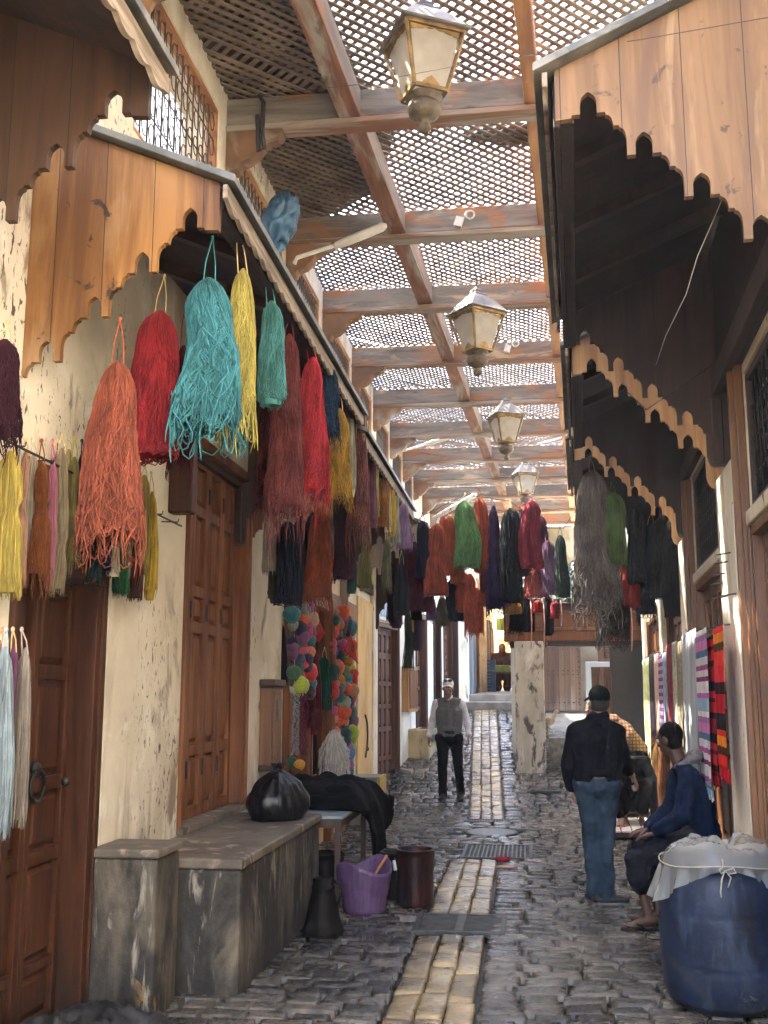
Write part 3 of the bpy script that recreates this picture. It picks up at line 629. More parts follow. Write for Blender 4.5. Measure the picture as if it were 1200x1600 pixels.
# ------------------------------------------------------------------ lanterns on chains
def lantern(label, loc, s, rz):
    t = thing('hanging_lantern', label, 'lantern', loc, rz, 'brass lanterns hanging down the middle of the lane')
    def sq_(h, z): return [(h*s,h*s,z*s),(-h*s,h*s,z*s),(-h*s,-h*s,z*s),(h*s,-h*s,z*s)]
    q = MB(); L = [(.235,0),(.245,.012),(.22,.03),(.15,.13),(.095,.19),(.085,.20),(.085,.215),(.055,.235),(.05,.27),(.03,.285),(.02,.31)]
    vs = []; 
    for h, z in L: vs += sq_(h, z)
    fs = [(i*4+j, i*4+(j+1)%4, (i+1)*4+(j+1)%4, (i+1)*4+j) for i in range(len(L)-1) for j in range(4)]+[(3,2,1,0), tuple(len(vs)-4+j for j in range(4))]
    q.add(vs, fs); q.build('roof', LROOF, t, bevel=.004*s)
    fr = MB(); T, B = sq_(.205,-.012), sq_(.115,-.40)
    for a in range(4):
        b = (a+1) % 4; fr.bar(T[a], B[a], .024*s, .024*s); fr.bar(T[a], T[b], .022*s, .03*s); fr.bar(B[a], B[b], .024*s, .028*s)
    fr.build('frame', BRASS, t, bevel=.003*s)
    for a in range(4):
        b = (a+1) % 4; k = .93
        def P(u, v):
            e0 = Vector(T[a]).lerp(Vector(T[b]), u); e1 = Vector(B[a]).lerp(Vector(B[b]), u); p = e0.lerp(e1, v); p.x *= k; p.y *= k; return tuple(p)
        g_ = MB(); g_.grid(lambda u, v: P(.04+.92*u, .03+.94*v), 1, 1); g_.build('glass_pane', GLASS, t, recalc=False)
        o_ = MB(); o2_ = MB(); n = 28                                       # pierced brass trim: a scalloped band above, a fan below
        def P2(u, v, kk=.965):
            e0 = Vector(T[a]).lerp(Vector(T[b]), u); e1 = Vector(B[a]).lerp(Vector(B[b]), u); p = e0.lerp(e1, v); p.x *= kk; p.y *= kk; return tuple(p)
        for i in range(n):
            u0, u1 = .05+.9*i/n, .05+.9*(i+1)/n
            def dpt(u): return .05+.075*abs(2*u-1)**1.3+.02*abs(math.sin(u*PI*6))
            def upt(u): return .965-.15*max(0, 1-abs(2*u-1)/.55)**.8-.012*abs(math.sin(u*PI*9))
            o_.add([P2(u0,.02),P2(u1,.02),P2(u1,dpt(u1)),P2(u0,dpt(u0))], [(0,1,2,3)]); o2_.add([P2(u0,.97),P2(u1,.97),P2(u1,upt(u1)),P2(u0,upt(u0))], [(0,1,2,3)])
        o_.build('top_trim', BRASS, t, recalc=False, solid=.003*s); o2_.build('bottom_trim', BRASS, t, recalc=False, solid=.003*s)
    f = MB(); f.lathe([(.11*s,-.405*s),(.125*s,-.42*s),(.06*s,-.43*s),(.055*s,-.445*s),(.10*s,-.46*s),(.115*s,-.50*s),(.10*s,-.545*s),(.06*s,-.575*s),(.03*s,-.585*s),(.028*s,-.60*s),(.045*s,-.62*s),(.04*s,-.655*s),(.012*s,-.675*s)], 18)
    f.build('finial', mat('dull bronze', (.20,.15,.09), (.10,.08,.06), .55, metal=.6, ns=14, bump=.4, bs=40), t, smooth=True)
    bu = MB(); bu.ball((0,0,-.2*s), .045*s, .045*s, .07*s); bu.build('bulb', mat('white bulb', (.8,.78,.7), rough=.3), t, smooth=True)
    ch = MB(); H = 6.15-loc[2]; ch.tube([(0,0,.30*s),(.01,0,.5*(H)),(0,0,H)], .008, 5)
    for i in range(int(H/.045)): 
        z = .31*s+.045*i
        if z < H: ch.ball((0,0,z), .014, .009, .024, 6, 5)
    ch.build('chain', CAST, t)
    return t
def place_lantern(u, v, y, s, label, rz): 
    p = at_y(u, v, y); lantern(label, tuple(p), s, rz)
place_lantern(662, 64, 6.55, 1.02, 'large weathered lantern with clouded glass nearest the camera, one pane broken', math.radians(28))
place_lantern(745, 492, 10.9, 1.02, 'second lantern from the camera, level with the third cross beam', math.radians(40))
place_lantern(790, 652, 15.8, 1.0, 'third lantern from the camera, before the crowd of dark beams', math.radians(22))
place_lantern(820, 742, 21.5, 1.0, 'fourth lantern from the camera, just above the crimson skein', math.radians(20))
place_lantern(836, 778, 26.5, 1.0, 'farthest small lantern partly behind the fourth one', math.radians(30))
# tube lamps on brackets from the left wall
def tube_lamp(p0, p1, p2, label):
    t = thing('tube_lamp', label, 'lamp', tuple(p0), 0, 'tube lamps on arms from the left wall'); d = lambda p: tuple(Vector(p)-Vector(p0))
    q = MB(); q.tube([d(p0), tuple(Vector(d(p0)).lerp(Vector(d(p1)),.05)+Vector((0,0,.05))), d(p1)], .022, 8); q.build('arm', WHITEP, t, smooth=True)
    q = MB(); v = (Vector(p2)-Vector(p1)).normalized(); a = Vector(d(p1))
    q.tube([a-v*.12, a-v*.1, a+v*.05, Vector(d(p2))-v*.05, Vector(d(p2))], [.03,.055,.07,.07,.03], 10, sq=.6); q.build('lamp_head', WHITEP, t, smooth=True)
tube_lamp(at_y(460,412,9.45), at_y(540,378,9.5), at_y(604,352,9.55), 'long pale tube lamp on an arm at the second beam')
tube_lamp(at_y(626,710,19.3), at_y(672,692,19.4), at_y(706,682,19.5), 'small far tube lamp among the crowded beams')
tube_lamp(at_y(681,835,17.6), at_y(686,805,17.6), at_y(745,772,17.6), 'pale tube lamp arm above the orange skeins')
# small fittings on the beams
def junction(u, v, y, label):
    p = at_y(u, v, y); q = MB(); q.box(-.04,.04,-.025,.025,-.05,.05); q.box(-.024,.024,-.029,-.025,-.03,.03); o = q.build('junction_box', WHITEP, bevel=.006); o.location = p; o.rotation_euler = (0,.3,0); tag(o, label, 'junction box')
    c = MB(); pts, tr = ring((0,0,0), .042, (1,0,0), (0,0,1)); c.tube(pts, .010, 8); o = c.build('cable_roll', WHITEP, smooth=True); o.location = p+Vector((.11,-.0,.07)); tag(o, 'ring of pale cable beside the '+label, 'cable ring')
junction(717, 347, 9.80, 'white junction box on the second cross beam'); junction(793, 545, 14.90-1.02, 'white junction box on the fourth cross beam')
# dark cable over the first left bracket
q = MB(); a = at_y(405,148,7.6); q.tube([a, at_y(412,160,7.6), at_y(410,205,7.6), at_y(413,232,7.6), at_y(404,236,7.6), at_y(402,180,7.6)], .018, 6); tag(q.build('cable', DROPE, smooth=True), 'black cable hanging over the first left roof bracket', 'cable')
# blue bag caught on the awning
from mathutils import noise as NZ
def noise3(x, y, z): return NZ.noise(Vector((x,y,z)))
def crumple(c, r, seed, squash=(1,1,1), nu=64, nv=44, amp=.25):
    rr = random.Random(seed); ph = [(rr.uniform(2,7),rr.uniform(2,7),rr.uniform(0,6),rr.uniform(.3,1)) for _ in range(9)]
    m = MB(); m.ball(c, r*squash[0], r*squash[1], r*squash[2], nu, nv, fn=lambda th, p: 1+amp*(1-2.6*abs(noise3(2.2*math.cos(p)*math.cos(th)+seed, 2.2*math.cos(p)*math.sin(th), 2.2*math.sin(p)))-.6*abs(noise3(5*math.cos(p)*math.cos(th)+seed, 5*math.cos(p)*math.sin(th), 5*math.sin(p)))))
    return m
BLUEP = mat('blue plastic', (.05,.14,.23), (.03,.08,.15), .35, ns=6, bump=.3, bs=10)
p = at_y(434,352,8.0); q = crumple((0,0,0), .17, 5, (.75,.6,1.5), amp=.32); o = q.build('plastic_bag', BLUEP, smooth=True); o.location = p; o.rotation_euler = (0,.35,0); tag(o, 'crumpled blue plastic bag caught on the awning edge', 'bag')
# white wire inside the upper right awning and thin wires
def wire(pts, label, r=.004, m=None):
    q = MB(); q.tube(pts, r, 5); tag(q.build('wire', m or WHITEP, smooth=True), label, 'wire')
wire([at_r(1128,312,.34), at_r(1112,350,.40), at_r(1090,400,.45), at_r(1072,460,.5), at_r(1040,525,.5), at_r(1025,570,.48)], 'white wire hanging inside the upper right awning', .0025)
wire([at_r(980,612,.8), at_r(1010,640,.7), at_r(1128,560,.0)], 'thin dark wire strung below the third right awning', .003, DROPE)
wire([at_y(395,150,7.5), at_y(560,132,6.6), at_y(730,100,6.0), at_y(830,86,5.0), at_y(1000,62,4.15), at_y(1230,22,4.05)], 'thin overhead cable running past the nearest lantern to the right awning', .0018, DROPE)
# ------------------------------------------------------------------ gatehouse at the end, pillar, far lane
pi = MB(); pi.box(-.235,.235,-.2,.2,0,2.12); o = pi.build('pillar', mat('peeling white pillar', (.55,.51,.43), (.40,.36,.29), .85, ns=2.2, stretch=(2,2,.7), bump=.3, bs=14, spots=[((.09,.07,.055), 3.2, .61, .70, (2,2,.8)), ((.24,.15,.09), 2, .62, .74, (2,2,1)), ((.68,.65,.58), 3, .6, .7, (1,1,.4))], drip=((.13,.105,.08), -.1, .45, 1.6)), bevel=.02)
o.location = (.06,17.55,.38); tag(o, 'square whitewashed peeling pillar holding up the far gate roof', 'pillar')
gh = thing('gate_house','wooden beamed gate with a green tiled roof at the end of the lane','gate',(.9,17.9,0))
def gl(x, y, z): return (x-.9, y-17.9, z)
for (z0, z1, y0, m) in ((2.505,2.66,17.36,W_DOOR2),(2.663,2.72,17.32,W_DOOR2),(2.723,2.93,17.38,W_DOOR2),(2.933,2.985,17.30,W_DOOR2),(2.988,3.10,17.36,W_DOOR2)):
    q = MB(); a = gl(-.34,y0,z0); b = gl(2.1,17.75,z1); q.box(a[0],b[0],a[1],b[1],a[2],b[2]); q.build('beam', m, gh, bevel=.008)
for i in range(14):
    q = MB(); x = -.3+.17*i; a = gl(x,17.27,2.995); b = gl(x+.08,17.355,3.07); q.box(a[0],b[0],a[1],b[1],a[2],b[2]); q.build('rafter_end', W_DARK, gh, bevel=.004)
q = MB(); a = gl(-.25,17.42,2.40); b = gl(.35,17.72,2.50); q.box(a[0],b[0],a[1],b[1],a[2],b[2]); a = gl(.36,17.45,2.42); b = gl(2.1,17.7,2.50); q.box(a[0],b[0],a[1],b[1],a[2],b[2]); q.build('under_beam', W_DARK, gh)
q = MB(); n = 15
for i in range(n):
    x = -.32+.172*i
    for r in range(7):
        y0 = 17.22+.2*r; z0 = 3.11+.115*r; pts = []
        for k in range(7):
            th = PI*k/6; pts.append((math.cos(th)*.068, math.sin(th)*.055))
        vs = [gl(x+px, y0, z0+pz+.012) for px, pz in pts]+[gl(x+px*.88, y0+.24, z0+pz*.9+.128) for px, pz in pts]
        q.add(vs, [(k, k+1, 7+k+1, 7+k) for k in range(6)])
        vs = [gl(x+.086-px*.85, y0, z0-pz*.35+.01) for px, pz in pts]+[gl(x+.086-px*.85, y0+.24, z0-pz*.35+.126) for px, pz in pts]
        q.add(vs, [(k, k+1, 7+k+1, 7+k) for k in range(6)])
q.build('tile_roof', TILE, gh, solid=.012, recalc=False, smooth=True)
q = MB(); q.add([gl(-.35,17.2,3.085),gl(2.2,17.2,3.085),gl(2.2,18.65,3.89),gl(-.35,18.65,3.89)], [(0,1,2,3)]); q.build('roof_board', W_DARK, gh, solid=.02)
q = MB(); q.box(-.3,3.2,18.62,18.9,2.5,4.55); tag(q.build('upper_wall', mat('ochre wall', (.60,.46,.25), (.46,.34,.17), .85, ns=1.3, bump=.15, bs=12, spots=[((.33,.22,.11), 1.4, .6, .78, (1,1,.7)), ((.66,.55,.36), 2, .6, .7, (1,1,.7))])), 'ochre wall above the green tiled gate roof', 'wall')
q = MB(); q.box(1.36,1.93,17.42,17.7,.2,2.41); tag(q.build('dark_pier', mat('dark olive plaster', (.035,.030,.021), (.02,.017,.012), .8, ns=2, bump=.2), bevel=.01), 'dark wall pier under the gate beside the scarves', 'pier')
q = MB(); q.box(-.25,.28,18.6,18.9,.5,2.495); tag(q.build('side_wall', PLASW), 'short wall behind the whitewashed pillar', 'wall')
q = MB(); q.box(.2,3.2,20.6,20.9,.9,2.6); tag(q.build('back_wall', mat('dim plaster', (.30,.26,.19), (.2,.17,.12), .85, ns=2, bump=.2)), 'dim wall behind the gate holding the studded door', 'wall')
sd = thing('studded_door','large iron studded plank door under the far gate','door',(.62,20.55,1.4))
q = MB(); q.box(-.42,.42,-.05,.03,-.05,1.28); q.build('door_leaf', mat('studded planks', (.185,.105,.065), (.105,.062,.04), .7, ns=2, stretch=VZ, bump=.2, bs=8, seam=(0,.105,.006), drip=((.27,.22,.16), -.1, .55, 1.5)), sd)
q = MB()
for i in range(9):
    for z in (.1,.62,.70,1.1): q.ball((-.36+.09*i,-.055,z), .014, .01, .014, 8, 5)
for k in range(12): q.ball((.38,-.055,.06+.1*k), .014, .01, .014, 8, 5)
q.build('studs', IRON, sd, smooth=True)
door('panelled_door','dim panelled door to the right of the studded door',(1.72,20.35,0),-PI/2,1,[-.32,0,.30],1.3,2.5,rows6[1:],W_OLD,inset=.02,fr=.05,hinges=False)
door('panelled_door','reddish panelled door in a cream frame behind the plaid shirt',(1.30,18.9,0),-PI/2,1,[-.17,0,.17],1.1,2.12,rows6[2:],W_DOOR2,inset=.02,fr=.09,hinges=False,frm=PLASW)
# far lane: houses on both sides, end wall
def house(label, m, x0, x1, y0, y1, z1, doors, face):
    t = thing('house', label, 'house', ((x0+x1)/2,(y0+y1)/2,1.5)); c = t.location
    q = MB(); q.box(x0-c[0],x1-c[0],y0-c[1],y1-c[1],-.6,z1-c[2]); q.build('wall', m, t)
    for (a, b, za, zb, dm) in doors:
        q = MB(); X = x1 if face > 0 else x0; q.box(X-c[0]-.0*face,X-c[0]+.04*face,a-c[1],b-c[1],za-c[2],zb-c[2])
        for k in range(4):
            yy = a+(b-a)*(k+.5)/4; q.box(X-c[0]+.04*face,X-c[0]+.06*face,yy-(b-a)*.09-c[1],yy+(b-a)*.09-c[1],za+.2-c[2],zb-.2-c[2])
        q.build('shutter', dm, t)
    return t
GREYD = mat('grey blue shutter paint', (.20,.22,.235), (.11,.12,.13), .6, ns=3, stretch=VZ)
house('cream house with grey blue shutters up the far lane on the left', PLASW, -4,-1.2,22.6,27.5,4.7, [(23.0,23.9,1.6,3.9,GREYD),(24.3,25.3,1.6,3.8,GREYD),(25.8,26.8,1.6,3.9,W_DARK)], 1)
house('tall plaster house with dark doors farther up the lane', PLAS, -4,-1.0,27.6,36,5, [(28.2,29.1,1.7,3.6,GREYD),(30,31,1.7,3.7,W_DARK),(32,33,1.8,3.8,W_OLD)], 1)
house('ochre house on the right behind the pillar up the lane', PLASY, -.28,3,23.95,38,4.9, [(25,26,1.7,3.6,W_OLD),(29,30,1.8,3.6,W_PANEL)], -1)
q = MB(); q.box(-2.5,1.5,38,38.4,1.5,5.0); o = q.build('end_wall', mat('pale cream end wall', (.74,.64,.42), (.62,.52,.32), .85, ns=1.2, bump=.1)); tag(o, 'bright cream wall closing the far end of the lane', 'wall')
q = MB(); q.box(-.95,-.62,37.93,38.0,1.9,3.6); q.build('door_leaf', W_PANEL, o)
q = MB(); q.box(-.05,.7,-.02,.02,0,.35); s_ = q.build('shop_sign', mat('green sign paint', (.20,.36,.08), (.17,.3,.07), .5)); s_.location = (-.75,30.5,3.45); tag(s_, 'small green sign board over the far stall', 'sign')
# ------------------------------------------------------------------ yarn
def tubes_np(P, r, n=4):
    """P: (S,K,3) strand points, r: (S,) radii -> verts, quads"""
    S, K, _ = P.shape; T = np.empty_like(P); T[:,1:-1] = P[:,2:]-P[:,:-2]; T[:,0] = P[:,1]-P[:,0]; T[:,-1] = P[:,-1]-P[:,-2]
    T /= np.linalg.norm(T, axis=2, keepdims=True)+1e-9
    ref = np.array([.31,.95,.05]); A = np.cross(T, ref); A /= np.linalg.norm(A, axis=2, keepdims=True)+1e-9; B = np.cross(T, A)
    th = np.arange(n)*2*PI/n+.4; rr = np.broadcast_to(r[:,None], (S,K)).copy(); rr[:,0] *= .5; rr[:,-1] *= .4
    V = P[:,:,None,:]+rr[:,:,None,None]*(A[:,:,None,:]*np.cos(th)[None,None,:,None]+B[:,:,None,:]*np.sin(th)[None,None,:,None])
    V = V.reshape(-1,3); s = np.arange(S)[:,None,None]*K*n; k = np.arange(K-1)[None,:,None]*n; j = np.arange(n)[None,None,:]
    a = s+k+j; b = s+k+(j+1)%n; Q = np.stack([a, b, b+n, a+n], axis=-1).reshape(-1,4)
    return V, Q
def np_mesh(name, V, Q, m, parent):
    me = bpy.data.meshes.new(name); me.vertices.add(len(V)); me.vertices.foreach_set('co', V.astype(np.float32).ravel())
    me.loops.add(len(Q)*4); me.loops.foreach_set('vertex_index', Q.astype(np.int32).ravel())
    me.polygons.add(len(Q)); me.polygons.foreach_set('loop_start', np.arange(0, len(Q)*4, 4, dtype=np.int32)); me.polygons.foreach_set('use_smooth', np.ones(len(Q), dtype=bool))
    me.update(calc_edges=True); me.materials.append(m); o = bpy.data.objects.new(name, me); C.objects.link(o); o.parent = parent; return o
YM = {}
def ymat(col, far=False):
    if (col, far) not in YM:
        c = lin(col)[:3]; g_ = sum(c)/3; kf = .92 if far else .62; c = tuple((x*.9+g_*.1)*kf for x in c); YM[(col, far)] = mat('yarn '+col+(' dyed' if far else ''), c, tuple(x*.58 for x in c), .9, ns=8, stretch=(1,1,.5), island=.42, sheen=.08, spec=.12)  # far skeins get a lighter albedo to make up for dimmer light there
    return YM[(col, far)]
def skein(label, hook, top, L, w, col, style='loop', n=60, seed=0, col2=None, r=None, depth=.72, group='yarn skeins hung out to dry', neck=None, flare=None, string='C8AE82'):
    rng = np.random.default_rng(seed+17); t = thing('yarn_skein', label, 'yarn skein', tuple(hook), rng.uniform(-.5,.5), group)
    off = np.array(Vector(top)-Vector(hook)); cs, sn = math.cos(-t.rotation_euler[2]), math.sin(-t.rotation_euler[2])
    off = np.array([off[0]*cs-off[1]*sn, off[0]*sn+off[1]*cs, off[2]])
    top_w, bot_w = {'loop':(.70,1.0),'mop':(.50,1.06),'hank':(.80,1.0),'flare':(.62,1.2),'bulb':(.52,1.10)}[style]
    if flare: bot_w = flare
    a = w/2; w = w*1.3 if top[0] < -2.0 and top[1] < 8 and style != 'mop' else w*(.84 if style == 'mop' else .93 if top[1] < 9 else 1.15); r = r or max(.0030, min(.0058, w*.0155)); n = int(n*1.8)
    def env(s):
        s = np.clip(s, 0, 1.3); e = top_w+(bot_w-top_w)*np.minimum(s, 1)**.9
        e = e*np.sqrt(np.clip(1-(1-np.clip(s/.17, 0, 1))**2, .03, 1))
        if style in ('loop','bulb'): e = e*np.sqrt(np.clip(1-(np.clip((s-.86)/.16, 0, 1))**2, .12, 1))
        if neck is not None: e = e*(1-.45*np.exp(-((s-neck)/.05)**2))
        return e
    K = 19 if w*L > .12 else 13
    l1, l2, l3, l4 = rng.uniform(0, 6.3, 4); b1, b2 = rng.uniform(-1, 1, 2)
    def lump(th, s): return 1+.10*np.sin(2*th+l1+2.1*s)+.07*np.sin(3*th+l2-3*s)+.06*np.sin(5*th+l3)+.05*np.sin(9*s+l4+th)
    def sway(s): return w*.10*b1*np.sin(2.6*s)+w*.05*np.sin(6*s+l4)*np.minimum(s*2, 1), w*.08*b2*np.sin(2.2*s)
    tt = np.linspace(0, 1, K)
    th0 = rng.uniform(0, 2*PI, n); rho = rng.choice([1.0,.93,.82], n, p=[.55,.3,.15])+rng.normal(0,.02,n)
    if style == 'mop': Ls = np.where(rng.random(n) < .10, rng.uniform(.98,1.08,n), rng.uniform(.78,.97,n))
    elif style == 'flare': Ls = rng.uniform(.88,1.03,n)
    else: Ls = rng.uniform(.93,1.0,n)
    P = np.zeros((n,K,3)); wob = {'loop':.09,'mop':.30,'hank':.05,'flare':.08,'bulb':.16}[style]
    f1, f2 = rng.uniform(.5,1.4,n)*2*PI, rng.uniform(1.5,3.6,n)*2*PI; p1, p2 = rng.uniform(0,6.3,n), rng.uniform(0,6.3,n)
    for k in range(K):
        s = tt[k]*Ls; th = th0+wob*(np.sin(f1*tt[k]+p1)*1.2+.55*np.sin(f2*tt[k]+p2))*min(1, tt[k]*3)
        e = env(s)*(rho+.03*np.sin(f2*tt[k]+p1)*(2.2 if style == 'mop' else 1))
        e = e*lump(th, s); dx_, dy_ = sway(s); P[:,k,0] = a*e*np.cos(th)+dx_; P[:,k,1] = a*depth*e*np.sin(th)+dy_; P[:,k,2] = -s*L
    if style in ('loop','bulb','mop','hank'):                  # hairpin turns at the lower end
        m_ = rng.random(n) < (.9 if style != 'mop' else .45); dth = rng.uniform(.12,.5,n)*rng.choice([-1,1],n)
        for q, kk in enumerate(range(K-4, K)):
            fr = (q+1)/4; ang = PI*fr*.92; z = (1-.0)*1; base = P[:,K-5,2]
            th = th0+dth*(1-math.cos(ang))/2*1.4; drop = np.abs(dth)*a*1.1+.012
            e = env(np.full(n,.88))*rho*.98*lump(th, np.full(n,.9)); dx_, dy_ = sway(np.full(n,.9))
            X = np.stack([a*e*np.cos(th)+dx_, a*depth*e*np.sin(th)+dy_, np.maximum(base-(Ls*L+base)*.55-0*base, -Ls*L+drop)-drop*math.sin(ang)*1.0+0*th], axis=1)
            P[m_,kk] = X[m_]
    blocks = [tubes_np(P, np.full(n, r)*rng.uniform(.8,1.2,n))]
    nx = {'loop':4,'mop':n//4,'hank':2,'flare':6,'bulb':n//3}[style]   # strands that have slipped and lie across the skein
    if nx:
        Kx = 15; X = np.zeros((nx,Kx,3)); c0 = rng.uniform(0,2*PI,nx); sp = rng.uniform(-1.3,1.3,nx); s0 = rng.uniform(.05,.5,nx); s1 = s0+rng.uniform(.25,.5,nx); sag = rng.uniform(0,.12,nx)
        for k in range(Kx):
            u = k/(Kx-1); s = s0+(s1-s0)*u+sag*math.sin(PI*u); th = c0+sp*u; e = env(np.minimum(s,.93))*1.04*lump(th, s); dx_, dy_ = sway(s)
            X[:,k,0] = a*e*np.cos(th)+dx_; X[:,k,1] = a*depth*e*np.sin(th)+dy_; X[:,k,2] = -np.minimum(s,1.0)*L
        blocks.append(tubes_np(X, np.full(nx, r*.95)))
    if style == 'mop' and n > 100:                            # a few long drawn out ends
        nl_ = 5; Kx = 12; X = np.zeros((nl_,Kx,3)); c0 = rng.uniform(0,2*PI,nl_); ln = rng.uniform(1.0,1.14,nl_)
        for k in range(Kx):
            u = k/(Kx-1); s = .7+(ln-.7)*u; e = env(np.minimum(s,.97))*.9
            X[:,k,0] = a*e*np.cos(c0)+.006*np.sin(9*u+c0); X[:,k,1] = a*depth*e*np.sin(c0); X[:,k,2] = -s*L
        blocks.append(tubes_np(X, np.full(nl_, r*1.1)))
    # solid heart of the skein
    H = 12; M = 14; sv = np.linspace(.004, .96 if style != 'mop' else .86, M); ee = env(sv)*.84; hv = np.zeros((1,M,H,3))
    for k in range(M):
        dx_, dy_ = sway(sv[k])
        for j in range(H): lp = .97*lump(2*PI*j/H, sv[k]); hv[0,k,j] = (a*ee[k]*lp*math.cos(2*PI*j/H)+dx_, a*depth*ee[k]*lp*math.sin(2*PI*j/H)+dy_, -sv[k]*L)
    hv = hv.reshape(-1,3); k = np.arange(M-1)[:,None]*H; j = np.arange(H)[None,:]; aa = k+j; bb = k+(j+1)%H; hq = np.stack([aa,bb,bb+H,aa+H],axis=-1).reshape(-1,4)
    blocks.append((hv,hq)); VV = []; QQ = []; o_ = 0
    for V, Q in blocks: VV.append(V); QQ.append(Q+o_); o_ += len(V)
    V = np.concatenate(VV)+off; Q = np.concatenate(QQ)
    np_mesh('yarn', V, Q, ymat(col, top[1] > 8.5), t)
    if col2:
        V2 = blocks[0][0].copy(); V2 = V2[:(n//4)*K*4]; Q2 = blocks[0][1][:(n//4)*(K-1)*4]; V2 = V2*np.array([1.03,1.03,1])+off; np_mesh('yarn', V2, Q2, ymat(col2), t)
    # loop of cord to the hook
    z0 = off[2]; s = MB(); dx = min(.03, w*.16)
    s.tube([(0,0,.005),(off[0]*.6+dx*.8,off[1]*.6,z0*.6-.002),(off[0]+dx,off[1],z0-.03)], .0032, 5); s.tube([(0,0,0),(off[0]*.6-dx*.8,off[1]*.6,z0*.6-.002),(off[0]-dx,off[1],z0-.03)], .0032, 5)
    s.ball((0,0,.004), .009, .009, .012, 6, 5)
    s.build('cord', mat('cord '+string, string, None, .9, ns=30), t)
    return t
